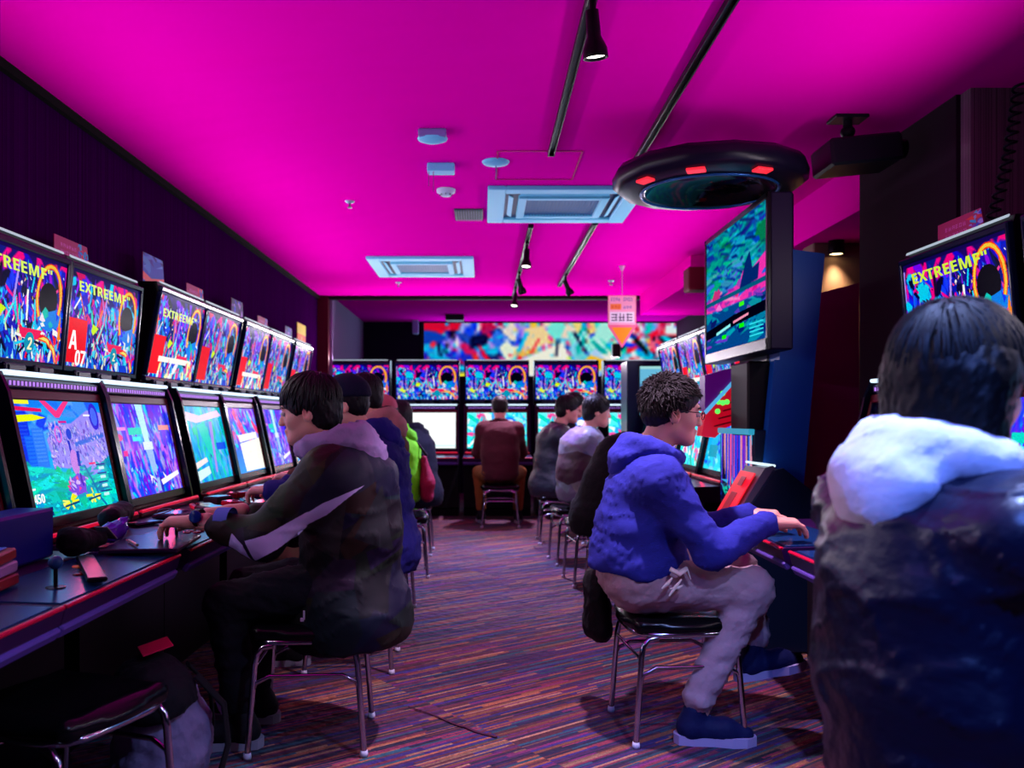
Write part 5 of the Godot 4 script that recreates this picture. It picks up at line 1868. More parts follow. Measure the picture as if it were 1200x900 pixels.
# o: at, turn, head (Vector3), look (yaw, pitch), neck, coat colour or material, hair style, hood ...
func person(label: String, o: Dictionary) -> Node3D:
	var t := thing("person", label, "person", o.at + Vector3(0, .018, 0), o.get("turn", 0.), o.get("group", "seated players"))
	var cell: float = o.get("cell", .02)
	var fine: float = o.get("fine", .008)
	var sd: int = o.get("seed", 1)
	var hc: Vector3 = o.get("head", Vector3(.13, 1.16, 0))
	var neck: Vector3 = o.get("neck", Vector3(.05, 1.0, 0))
	var puff: float = o.get("puff", 1.0)
	var hip := Vector3(0, .53, 0)
	var belly: Vector3 = o.get("belly", hip.lerp(neck, .38) + Vector3(-.03, 0, 0))
	var chest: Vector3 = o.get("chest", hip.lerp(neck, .74) + Vector3(-.02, 0, 0))
	var twist: float = o.get("twist", 0.)
	var sh := [Vector3(neck.x + .0, neck.y - .07, -.175), Vector3(neck.x + .0, neck.y - .07, .175)]
	for i in 2:
		sh[i] = neck + Basis(Vector3.UP, twist) * (sh[i] - neck)
	var wr: Array = o.get("wrists", [Vector3(.43, .788, -.16), Vector3(.43, .788, .16)])
	var hv: Array = o.get("hands", [Vector3(1, -.12, .25), Vector3(1, -.12, -.25)])
	var kn: Array = o.get("knees", [Vector3(.38, .48, -.14), Vector3(.38, .48, .14)])
	var an: Array = o.get("ankles", [Vector3(.34, .083, -.13), Vector3(.34, .083, .13)])
	var el := []
	for i in 2:
		el.append(elbow_of(sh[i], wr[i], .29, .255, Vector3(-.3, -1, (-.45 if i == 0 else .45))))
	# ---- body: head, neck, trunk, arms, hands, legs as one skin
	var body := MB.new()
	var look: Vector2 = o.get("look", Vector2(0, -.12))
	var hb := Basis(Vector3.UP, look.x) * Basis(Vector3(0, 0, 1), look.y) * Basis(Vector3(1, 0, 0), o.get("roll", 0.))
	var hx := Transform3D(hb, hc)
	head_field(fine, hx.affine_inverse() * (neck + Vector3(-.01, -.02, 0))).net(body, hx)
	var tf := Field.new(Vector3(-.3, .02, -.36), Vector3(.75, neck.y + .1, .36), maxf(cell, .02))
	tf.cap(hip, belly, .11, .10, .03, 1.25)
	tf.cap(belly, chest, .10, .11, .03, 1.25)
	tf.cap(chest, neck, .09, .055, .03)
	for i in 2:
		tf.cap(sh[i], el[i], .045, .036, .02)
		tf.cap(el[i], wr[i], .036, .026, .02)
		tf.cap(hip + Vector3(0, 0, -.09 if i == 0 else .09), kn[i], .075, .05, .03)
		tf.cap(kn[i], an[i], .048, .034, .02)
	tf.net(body)
	if o.get("show_hands", true):
		for i in 2:
			var hd: Vector3 = hv[i].normalized()
			var up: Vector3 = o.get("hand_up", Vector3.UP)
			up = (up - hd * up.dot(hd)).normalized()
			hand_mesh(body, 1. if i == 1 else -1., minf(fine, .007), Transform3D(Basis(hd, up, hd.cross(up)), wr[i]), o.get("curl", .4))
	part("body", body, skin_mat(), t)
	if o.get("face", false):
		for s in [-1., 1.]:
			var e := MB.new()
			e.ball(hx * Vector3(.083, -.001, s * .032), Vector3(.012, .009, .013), 12, 8, hb)
			part("eye", e, mat(Color(.75, .72, .7), .2), t)
			e = MB.new()
			e.ball(hx * Vector3(.091, -.001, s * .033), Vector3(.004, .006, .006), 10, 6, hb)
			part("iris", e, mat(Color(.03, .02, .02), .2), t)
			e = MB.new()
			e.tube([hx * Vector3(.093, .019, s * .016), hx * Vector3(.090, .024, s * .034), hx * Vector3(.078, .020, s * .052)], [.003, .0042, .002], 6)
			part("eyebrow", e, hair_mat(Color(.03, .02, .02)), t)
		var m := MB.new()
		m.tube([hx * Vector3(.084, -.066, -.021), hx * Vector3(.0945, -.0662, 0), hx * Vector3(.084, -.066, .021)], [.001, .0028, .001], 6)
		part("lips", m, mat(Color(.55, .28, .28), .4), t)
	# ---- trousers
	var pc: Color = o.get("trousers", Color(.08, .08, .12))
	var pf := Field.new(Vector3(-.32, .02, -.34), Vector3(.62, .80, .34), cell)
	pf.cap(Vector3(-.03, .555, -.06), Vector3(-.03, .555, .06), .125, .125, .04)
	for i in 2:
		pf.cap(hip + Vector3(-.02, .0, -.085 if i == 0 else .085), kn[i], .105, .072, .03)
		pf.cap(kn[i], an[i] + Vector3(0, .06, 0), .070, .056, .03)
	pf.cut(Vector3(0, .66, 0), Vector3(0, 1, 0))
	var pm := MB.new()
	pf.net(pm, Transform3D(), fold_noise(sd + 7, 11.), .010 if cell < .016 else .006, Vector3(.7, 1.6, 1.))
	part("trousers", pm, cloth(pc, .85, .2), t)
	# ---- coat
	var cf := Field.new(Vector3(-.42, .20, -.42), Vector3(.62, neck.y + .14, .42), cell)
	var hem: float = o.get("hem", .50)
	var bx: float = o.get("back", 0.)
	cf.cap(Vector3(-.02 - bx, hem + .09, 0), belly + Vector3(-bx, 0, 0), .150 * puff, .148 * puff, .05, 1.22)
	cf.cap(belly + Vector3(-bx, 0, 0), chest + Vector3(-bx * .5, 0, 0), .148 * puff, .150 * puff, .05, 1.22)
	cf.cap(chest + Vector3(-bx * .5, 0, 0), neck + Vector3(0, -.04, 0), .145 * puff, .085, .06, 1.15)
	cf.cap(sh[0], sh[1], .078 * puff, .078 * puff, .05)
	var cuff: float = o.get("cuff", .93)
	for i in 2:
		cf.cap(sh[i], el[i], .074 * puff, .064 * puff, .045)
		cf.cap(el[i], el[i].lerp(wr[i], cuff), .064 * puff, .046 * puff, .025)
	if hem < .45:
		cf.cap(Vector3(-.05 - bx, hem + .10, -.04), Vector3(.04, hem + .10, .04), .175 * puff, .175 * puff, .05, 1.15)
	if o.get("rib", false):
		cf.cap(Vector3(-.02, hem + .045, 0), Vector3(.0, hem + .05, 0), .172 * puff, .168 * puff, .03, 1.18)
	cf.cut(Vector3(0, hem, 0), Vector3(o.get("hem_tilt", 0.), -1, 0).normalized())
	cf.ell(Vector3(neck.x + .02, neck.y + .075, 0), Vector3(.078, .07, .078), .01, 1)
	var cmb := MB.new()
	cf.net(cmb, Transform3D(), fold_noise(sd, o.get("fold_freq", 6.)), o.get("fold", .014) if cell < .016 else .008, o.get("squeeze", Vector3(1.0, 1.9, .8)))
	var cm: Material
	if o.has("coat_tex"):
		for i in cmb.uv.size():
			cmb.uv[i] = Vector2((cmb.uv[i].x + .45) / 1.1, 1. - (cmb.uv[i].y - .2) / 1.0)
		cm = cloth(Color.WHITE, o.get("coat_rough", .7), 0., o.coat_tex)
	else:
		cm = cloth(o.get("coat", Color(.1, .1, .2)), o.get("coat_rough", .85), o.get("sheen", .04))
	part(o.get("coat_name", "jacket"), cmb, cm, t)
	# ---- hood or collar
	if o.has("hood"):
		var big: float = o.get("hood_size", 1.)
		var hf := Field.new(neck + Vector3(-.30, -.16, -.24), neck + Vector3(.24, .17, .24), minf(cell, .012))
		for i in 12:
			var a0 := TAU * i / 12.
			var a1 := TAU * (i + 1) / 12.
			var ring := func(a: float) -> Vector3: return neck + Vector3(cos(a) * .088 * big + .012, .030 - cos(a) * .028, sin(a) * .098 * big)
			var rr0 := .030 + .014 * (1. - cos(a0)) * .5
			hf.cap(ring.call(a0), ring.call(a1), rr0 * big, rr0 * big, .02)
		var hp: Vector3 = o.get("hood_back", Vector3(-.115, -.005, 0))
		hf.ell(neck + hp, Vector3(.062, .062, .105) * big, .03, 0, Basis(Vector3(0, 0, 1), -.5))
		hf.ell(neck + hp + Vector3(-.015, -.045, 0), Vector3(.045, .05, .075) * big, .03)
		hf.ell(neck + Vector3(.0, .085, 0), Vector3(.085, .075, .075), .012, 1)
		var hm := MB.new()
		hf.net(hm, Transform3D(), fold_noise(sd + 3, o.get("hood_freq", 9.)), o.get("hood_fold", .011), Vector3(.8, 1.7, .8))
		part("hood", hm, cloth(o.hood, .9, .1), t)
	elif o.get("collar", true):
		var kf := Field.new(neck + Vector3(-.16, -.08, -.16), neck + Vector3(.16, .10, .16), minf(cell, .014))
		for i in 12:
			var ring := func(a: float) -> Vector3: return neck + Vector3(cos(a) * .068 + .008, .015 - cos(a) * .018, sin(a) * .072)
			kf.cap(ring.call(TAU * i / 12.), ring.call(TAU * (i + 1) / 12.), .022, .022, .01)
		var km := MB.new()
		kf.net(km)
		part("collar", km, cloth(o.get("collar_color", o.get("coat", Color(.05, .05, .1))), .85, .2), t)
	# ---- hair, cap, glasses
	if o.get("hair", "short") != "none":
		var hm := MB.new()
		hair(o.get("hair", "short"), sd + 11, minf(fine + .001, .012), o.get("locks", 0), hm, hx)
		part("hair", hm, hair_mat(o.get("hair_color", Color(.014, .013, .018))), t)
	if o.has("cap"):
		var kf := Field.new(Vector3(-.17, -.05, -.14), Vector3(.22, .19, .14), maxf(fine, .008))
		kf.ell(Vector3(-.016, .045, 0), Vector3(.117, .105, .099), .01)
		kf.cut(Vector3(0, .035, 0), Vector3(.10, -1, 0).normalized())
		var km := MB.new()
		kf.net(km, hx)
		var cp := part("cap", km, cloth(o.cap, .9, .05), t)
		if o.get("brim", true):
			var br := MB.new()
			br.prism(PackedVector2Array([Vector2(.06, -.075), Vector2(.12, -.06), Vector2(.165, 0), Vector2(.12, .06), Vector2(.06, .075)]), .0, .006, hx * Transform3D(Basis(Vector3.RIGHT, -PI / 2), Vector3(.0, .038, 0)))
			part("brim", br, cloth(o.cap, .9, .3), cp)
	if o.get("glasses", false):
		var gm := MB.new()
		for s in [-1., 1.]:
			var rim := []
			for i in 17:
				var a := TAU * i / 16.
				rim.append(hx * Vector3(.107 - absf(sin(a)) * .001 - .004 * absf(cos(a) * .5 + .5 * s), -.002 + sin(a) * .014, s * .033 + cos(a) * .023))
			gm.tube(rim, .0017, 6, false)
			gm.tube([hx * Vector3(.103, .004, s * .056), hx * Vector3(.085, .005, s * .075), hx * Vector3(.0, .003, s * .086)], .0017, 6)
		gm.tube([hx * Vector3(.108, .002, -.011), hx * Vector3(.112, .004, 0), hx * Vector3(.108, .002, .011)], .0016, 6)
		part("glasses", gm, mat(Color(.08, .09, .14), .25, .7), t)
	# ---- shoes
	if o.get("shoes", true):
		var toes: Array = o.get("toes", [Vector3(1, 0, -.1), Vector3(1, 0, .1)])
		for i in 2:
			shoe(t, an[i], toes[i], cloth(o.get("shoe", Color(.04, .04, .06)), .7, .2), mat(o.get("sole", Color(.5, .5, .55)), .6))
	return t

# ---------------------------------------------------------------- stools
func stool(label: String, at: Vector3, turn := 0., detail := true) -> Node3D:
	var t := thing("stool", label, "stool", at, turn, "chrome legged stools")
	var chrome := mat(Color(.72, .72, .76), .16, 1.)
	part("seat", cached("stool_seat", func():
		var b := MB.new()
		var f := Field.new(Vector3(-.24, .34, -.24), Vector3(.24, .46, .24), .012)
		for s in [-1., 1.]:
			f.cap(Vector3(-.16, .408, s * .155), Vector3(.16, .408, s * .155), .024, .024, .02)
			f.cap(Vector3(s * .165, .408, -.15), Vector3(s * .165, .408, .15), .024, .024, .02)
		f.ell(Vector3(0, .405, 0), Vector3(.215, .032, .205), .03)
		f.net(b)
		return b), mat(Color(.035, .03, .04), .22), t, "black padded seat")
	part("seat_rim", cached("stool_rim", func():
		var b := MB.new()
		var p := []
		for i in 33:
			var a := TAU * i / 32.
			var q := Vector2(cos(a), sin(a))
			var k := 1. / pow(pow(absf(q.x), 5.) + pow(absf(q.y), 5.), .2)
			p.append(Vector3(q.x * k * .186, .383, q.y * k * .178))
		b.tube(p, .010, 10, false)
		return b), chrome, t)
	for sx in [-1., 1.]:
		for sz in [-1., 1.]:
			var lg := part("leg", cached("stool_leg%d%d" % [int(sx), int(sz)], func():
				var b := MB.new()
				b.tube([Vector3(sx * .11, .372, sz * .172), Vector3(sx * .145, .366, sz * .175), Vector3(sx * .163, .345, sz * .177), Vector3(sx * .170, .31, sz * .179), Vector3(sx * .192, .012, sz * .188)], .0105, 12)
				return b), chrome, t)
			part("foot_cap", cached("stool_foot%d%d" % [int(sx), int(sz)], func():
				var b := MB.new()
				b.lathe([Vector2(.001, .0), Vector2(.013, .0), Vector2(.014, .010), Vector2(.012, .022), Vector2(.001, .023)], 12, Transform3D(Basis(), Vector3(sx * .192, 0, sz * .188)))
				return b), mat(Color(.7, .7, .75), .4), lg)
	for s in [-1., 1.]:
		part("stretcher", cached("stool_st%d" % int(s), func():
			var b := MB.new()
			b.tube([Vector3(-.178, .215, s * .182), Vector3(-.165, .25, s * .182), Vector3(-.12, .272, s * .182), Vector3(.12, .272, s * .182), Vector3(.165, .25, s * .182), Vector3(.178, .215, s * .182)], .0075, 10)
			return b), chrome, t)
	part("crossbar", cached("stool_cross", func():
		var b := MB.new()
		b.tube([Vector3(-.1, .36, -.15), Vector3(.1, .36, .15)], .005, 8)
		b.tube([Vector3(-.172, .30, -.178), Vector3(-.172, .30, .178)], .006, 8)
		return b), chrome, t)
	return t

func build_people() -> void:
	# ---- player on the left in the dark jacket with a pale stripe, facing -x
	var jt := Paint.new(512, 512, Color(.030, .026, .040), 71)
	jt.shards(80, Vector2(0, 0), Vector2(1, 1), .05, .2, 2., 1., 1., [Color(.034, .028, .044), Color(.028, .024, .036), Color(.032, .026, .038)])
	var U := func(x: float, y: float) -> Vector2: return Vector2((x + .45) / 1.1, 1. - (y - .2) / 1.)
	var pale := Color(.74, .68, .86)
	jt.poly([U.call(-.10, .885), U.call(.03, .830), U.call(.085, .795), U.call(.10, .750), U.call(.02, .790), U.call(-.04, .838)], pale)
	jt.poly([U.call(.075, .805), U.call(.20, .735), U.call(.27, .715), U.call(.245, .645), U.call(.17, .685), U.call(.09, .748)], pale)
	jt.poly([U.call(.28, .70), U.call(.32, .735), U.call(.335, .69), U.call(.26, .64)], pale)
	var l1 := person("person in a dark jacket with a pale diagonal stripe and a grey lilac hood", {
		"at": Vector3(-.50, 0, -3.12), "turn": PI, "cell": .0125, "fine": .0048, "seed": 3,
		"head": Vector3(.125, 1.14, 0), "neck": Vector3(.03, .995, 0), "look": Vector2(0, -.16),
		"belly": Vector3(-.03, .70, 0), "chest": Vector3(-.01, .87, 0), "puff": 1.17, "hem": .315, "back": .0, "hem_tilt": -.12,
		"wrists": [Vector3(.47, .765, -.19), Vector3(.43, .770, .08)], "hands": [Vector3(1, -.08, .10), Vector3(1, -.10, -.20)],
		"cuff": .62, "curl": .30, "coat_tex": jt.tex(), "coat_rough": .6, "hood": Color(.52, .44, .60), "hood_size": 1.12,
		"hair": "mop", "locks": 520, "face": true, "trousers": Color(.05, .05, .08), "fold": .012, "fold_freq": 3.6,
		"group": "players along the violet wall"})
	# grey inner cuff and watch
	var w := MB.new()
	w.tube([Vector3(.335, .772, -.222), Vector3(.385, .775, -.212)], [.043, .039], 18, false)
	part("inner_cuff", w, cloth(Color(.35, .42, .75), .9, .3), l1)
	w = MB.new()
	w.tube([Vector3(.446, .775, -.196), Vector3(.470, .775, -.190)], [.0325, .0315], 20, false)
	var wn := part("watch", w, mat(Color(.02, .02, .03), .4), l1)
	w = MB.new()
	w.lathe([Vector2(.001, .008), Vector2(.018, .008), Vector2(.021, .004), Vector2(.021, 0)], 20, Transform3D(Basis(Vector3.RIGHT, -PI / 2.4), Vector3(.458, .783, -.222)))
	part("watch_face", w, mat(Color(.04, .12, .40), .15), wn, "dark blue watch face")
	w = MB.new()
	w.box(Vector3(.088, .465, -.262), Vector3(.006, .03, .004), .001)
	w.box(Vector3(.094, .450, -.262), Vector3(.012, .012, .004), .001)
	part("zip_pull", w, mat(Color(.8, .8, .85), .3, .6), l1)

	var gl := "players along the violet wall"
	person("person in a deep blue hooded top and navy cap", {"at": Vector3(-.535, 0, -4.12), "turn": PI, "cell": .015, "fine": .007, "seed": 5,
		"head": Vector3(.12, 1.175, 0), "neck": Vector3(.02, 1.02, 0), "coat": Color(.08, .08, .36), "puff": 1.15, "hem": .40, "hood": Color(.09, .09, .40), "back": .0,
		"hair": "short", "cap": Color(.04, .045, .15), "trousers": Color(.45, .36, .28), "group": gl, "locks": 120})
	person("person with bushy black hair and a tan hood, beyond the navy cap", {"at": Vector3(-.64, 0, -5.05), "turn": PI, "cell": .018, "fine": .008, "seed": 6,
		"head": Vector3(.06, 1.24, 0), "neck": Vector3(-.02, 1.08, 0), "coat": Color(.30, .20, .15), "hood": Color(.60, .42, .40), "hair": "mop", "locks": 160, "puff": 1.1, "group": gl})
	var lime_p := person("person in a lime green jacket and a dusty pink cap", {"at": Vector3(-.63, 0, -6.35), "turn": PI, "cell": .018, "fine": .009, "seed": 8,
		"head": Vector3(.12, 1.14, 0), "neck": Vector3(.03, .98, 0), "coat": Color(.42, .80, .06), "hood": Color(.36, .72, .06), "cap": Color(.62, .30, .34), "brim": false, "hair": "bob", "puff": 1.12, "group": gl, "sheen": .1})
	person("person in a bulky black coat beyond the lime green jacket", {"at": Vector3(-.60, 0, -7.35), "turn": PI, "cell": .02, "fine": .010, "seed": 9,
		"head": Vector3(.12, 1.13, 0), "neck": Vector3(.03, .98, 0), "coat": Color(.03, .035, .10), "hood": Color(.03, .035, .09), "puff": 1.25, "hem": .38, "hair": "bob", "group": gl})
	# magenta shoulder bag on the lime green back
	var bag := thing("shoulder_bag", "magenta shoulder bag worn by the lime green jacket person", "bag", Vector3(-.425, 0, -6.30))
	var bf := Field.new(Vector3(-.12, .42, -.16), Vector3(.16, .92, .16), .015)
	bf.cap(Vector3(.0, .84, 0), Vector3(.02, .66, 0), .025, .055, .03, 1.6)
	bf.cap(Vector3(.02, .66, 0), Vector3(.02, .57, 0), .055, .05, .03, 1.6)
	var bm := MB.new()
	bf.net(bm, Transform3D(), fold_noise(31), .008)
	part("pouch", bm, cloth(Color(.55, .02, .20), .7, .3), bag)
	bm = MB.new()
	bm.tube([Vector3(.02, .86, 0), Vector3(-.06, .96, -.02), Vector3(-.16, 1.0, -.04)], .010, 8)
	part("strap", bm, cloth(Color(.10, .02, .08), .8, .2), bag)

	# ---- the player at the rear row, back to the camera
	person("person in a brown shirt and tan trousers seen from behind at the rear row", {"at": Vector3(.18, 0, -9.2), "turn": PI / 2, "cell": .02, "fine": .010, "seed": 12,
		"head": Vector3(.14, 1.22, 0), "neck": Vector3(.05, 1.06, 0), "coat": Color(.30, .13, .16), "puff": 1.08, "hem": .45, "collar": true, "hair": "short", "hair_color": Color(.07, .03, .02), "trousers": Color(.50, .30, .12),
		"knees": [Vector3(.34, .52, -.22), Vector3(.34, .52, .22)], "ankles": [Vector3(.26, .083, -.20), Vector3(.26, .083, .20)], "group": "players at the rear row"})

	# ---- right side
	var gr := "players along the plum wall"
	var bh := Paint.new(512, 512, Color(.15, .17, .53), 72)
	for i in 9000:
		var x := bh.rng.randf()
		var y := bh.rng.randf()
		var k := bh.rng.randf_range(.82, 1.2)
		bh.im.fill_rect(Rect2i(int(x * 512), int(y * 512), bh.rng.randi_range(1, 5), 1), Color(.15 * k, .17 * k, .53 * k))
	var r1 := person("person in a blue hooded sweatshirt, taupe trousers and glasses", {"at": Vector3(.575, 0, -3.17), "cell": .0115, "fine": .0048, "seed": 21,
		"head": Vector3(.115, 1.135, 0), "neck": Vector3(.035, .965, 0), "look": Vector2(.05, -.12),
		"belly": Vector3(-.012, .70, 0), "chest": Vector3(.03, .85, 0), "puff": 1.0, "hem": .545, "rib": true, "hem_tilt": -.15,
		"wrists": [Vector3(.435, .752, -.10), Vector3(.425, .748, .14)], "hands": [Vector3(1, -.06, .18), Vector3(1, -.08, -.10)],
		"cuff": .93, "curl": .12, "coat_name": "sweatshirt", "coat_tex": bh.tex(), "coat_rough": .9, "hood": Color(.17, .19, .57), "hood_size": .95, "hood_back": Vector3(-.095, .005, 0),
		"hair": "spiky", "locks": 3000, "hair_color": Color(.065, .038, .03), "face": true, "glasses": true, "trousers": Color(.62, .50, .52), "fold": .010, "fold_freq": 5.0, "hood_fold": .007,
		"knees": [Vector3(.385, .535, -.10), Vector3(.370, .515, .12)], "ankles": [Vector3(.45, .24, -.10), Vector3(.175, .083, .14)], "toes": [Vector3(1, 0.15, -.1), Vector3(1, 0, .12)],
		"shoe": Color(.035, .06, .22), "sole": Color(.62, .55, .68), "group": gr})
	# pale drawstrings and hem of the shirt at the pocket
	var ds := MB.new()
	ds.tube([Vector3(.06, .60, .215), Vector3(.09, .585, .222), Vector3(.115, .60, .215), Vector3(.13, .565, .21)], [.014, .016, .014, .006], 8, true, .5)
	part("shirt_hem", ds, cloth(Color(.85, .75, .68), .9, .2), r1, "cream shirt hem")
	ds = MB.new()
	ds.tube([Vector3(.03, .535, .225), Vector3(.052, .555, .226), Vector3(.066, .572, .224)], [.003, .007, .003], 6)
	ds.tube([Vector3(.055, .51, .224), Vector3(.075, .54, .226), Vector3(.098, .566, .222)], [.003, .007, .003], 6)
	ds.tube([Vector3(.058, .535, .226), Vector3(.085, .538, .226), Vector3(.10, .545, .222)], [.003, .006, .003], 6)
	part("drawstring", ds, cloth(Color(.9, .82, .75), .9, .2), r1, "cream drawstring ends")
	# sock
	ds = MB.new()
	ds.tube([Vector3(.172, .15, .135), Vector3(.176, .10, .138)], [.042, .044], 14, false)
	part("sock", ds, cloth(Color(.55, .35, .38), .9, .2), r1)

	person("person in a black coat, mostly hidden behind the blue sweatshirt", {"at": Vector3(.80, 0, -5.32), "cell": .018, "fine": .010, "seed": 22,
		"head": Vector3(.31, 1.08, 0), "neck": Vector3(.17, .955, 0), "belly": Vector3(.0, .70, 0), "chest": Vector3(.08, .84, 0), "coat": Color(.022, .020, .035), "puff": 1.28, "hem": .40, "hair": "short", "group": gr, "wrists": [Vector3(.24, .70, -.12), Vector3(.24, .70, .12)], "knees": [Vector3(.24, .48, -.12), Vector3(.24, .48, .12)], "ankles": [Vector3(.20, .083, -.12), Vector3(.20, .083, .12)]})
	var gj := Paint.new(256, 256, Color(.40, .41, .48), 73)
	gj.shards(60, Vector2(0, 0), Vector2(1, 1), .03, .12, 2.5, .6, .6, [Color(.43, .45, .52), Color(.36, .36, .44), Color(.39, .40, .47)])
	gj.poly([U.call(-.22, .82), U.call(-.05, .86), U.call(.12, .80), U.call(.10, .70), U.call(-.02, .64), U.call(-.12, .60), U.call(-.24, .66)], Color(.20, .06, .16))
	person("person in a grey jacket with a dark wine panel", {"at": Vector3(.77, 0, -6.85), "cell": .018, "fine": .009, "seed": 23,
		"head": Vector3(.13, 1.165, 0), "neck": Vector3(.05, 1.0, 0), "coat_tex": gj.tex(), "coat_rough": .5, "collar_color": Color(.1, .1, .18), "puff": 1.18, "hem": .46, "hair": "mop", "locks": 160, "group": gr, "wrists": [Vector3(.34, .80, -.14), Vector3(.34, .80, .14)], "knees": [Vector3(.30, .48, -.12), Vector3(.30, .48, .12)], "ankles": [Vector3(.24, .083, -.12), Vector3(.24, .083, .12)]})
	person("person in a dark quilted jacket and glasses beside the grey jacket", {"at": Vector3(.66, 0, -7.95), "cell": .02, "fine": .009, "seed": 24,
		"head": Vector3(.12, 1.19, 0), "neck": Vector3(.03, 1.03, 0), "coat": Color(.05, .07, .13), "coat_rough": .5, "puff": 1.12, "hem": .40, "hair": "mop", "locks": 140, "glasses": true, "group": gr})
	person("person of whom only black hair shows beyond the glasses wearer", {"at": Vector3(.80, 0, -8.78), "cell": .025, "fine": .012, "seed": 25,
		"head": Vector3(.12, 1.24, 0), "neck": Vector3(.03, 1.08, 0), "coat": Color(.03, .03, .07), "puff": 1.1, "hair": "mop", "locks": 60, "group": gr})

	# ---- nearest person on the right, back to the camera
	person("person with a black bob and a white hood over a glossy navy jacket", {"at": Vector3(.768, 0, -1.42), "turn": .22, "cell": .0105, "fine": .0048, "seed": 33,
		"head": Vector3(.015, 1.165, .0), "neck": Vector3(-.03, 1.015, 0), "look": Vector2(.28, -.08), "belly": Vector3(-.035, .70, 0), "chest": Vector3(-.035, .87, 0),
		"coat": Color(.032, .055, .15), "coat_rough": .36, "hood_fold": .006, "hood_freq": 6., "sheen": 0., "puff": 1.12, "hem": .46, "back": .0, "hood": Color(.88, .87, .92), "hood_size": 1.04, "hood_back": Vector3(-.105, .0, 0),
		"hair": "bob", "locks": 900, "face": true, "fold": .013, "fold_freq": 4.5, "squeeze": Vector3(1., 1.5, .8), "group": gr,
		"wrists": [Vector3(.40, .785, -.14), Vector3(.40, .785, .14)]})

func build_stools() -> void:
	stool("stool under the player with the pale striped jacket", Vector3(-.60, 0, -3.08), .06)
	stool("empty stool in front of the bare control panel", Vector3(-1.06, 0, -2.20), -.35)
	stool("stool under the deep blue hooded player", Vector3(-.60, 0, -4.02), .03)
	stool("stool under the tan hooded player", Vector3(-.60, 0, -5.0))
	stool("stool under the lime green jacket", Vector3(-.60, 0, -6.3), .1)
	stool("stool under the bulky black coat beyond the lime green jacket", Vector3(-.62, 0, -7.3))
	stool("stool under the player in the brown shirt", Vector3(.18, 0, -9.15))
	stool("stool under the blue sweatshirt player", Vector3(.70, 0, -3.18), .08)
	stool("stool under the black coat behind the blue sweatshirt", Vector3(.84, 0, -5.36))
	stool("empty stool between the black coat and the grey jacket", Vector3(.78, 0, -6.0), .1)
	stool("stool under the grey jacket player", Vector3(.74, 0, -6.85), .1)
	stool("stool under the player in the dark quilted jacket", Vector3(.70, 0, -7.95))
	stool("stool under the white hooded player", Vector3(.82, 0, -1.5), .2)

func soft(lo: Vector3, hi: Vector3, cell: float, caps: Array, sd: int, amp: float) -> MB:
	var f := Field.new(lo, hi, cell)
	for c in caps:
		f.cap(c[0], c[1], c[2], c[3], .02, c[4] if c.size() > 4 else 1.)
	var m := MB.new()
	f.net(m, Transform3D(), fold_noise(sd, 9.), amp)
	return m

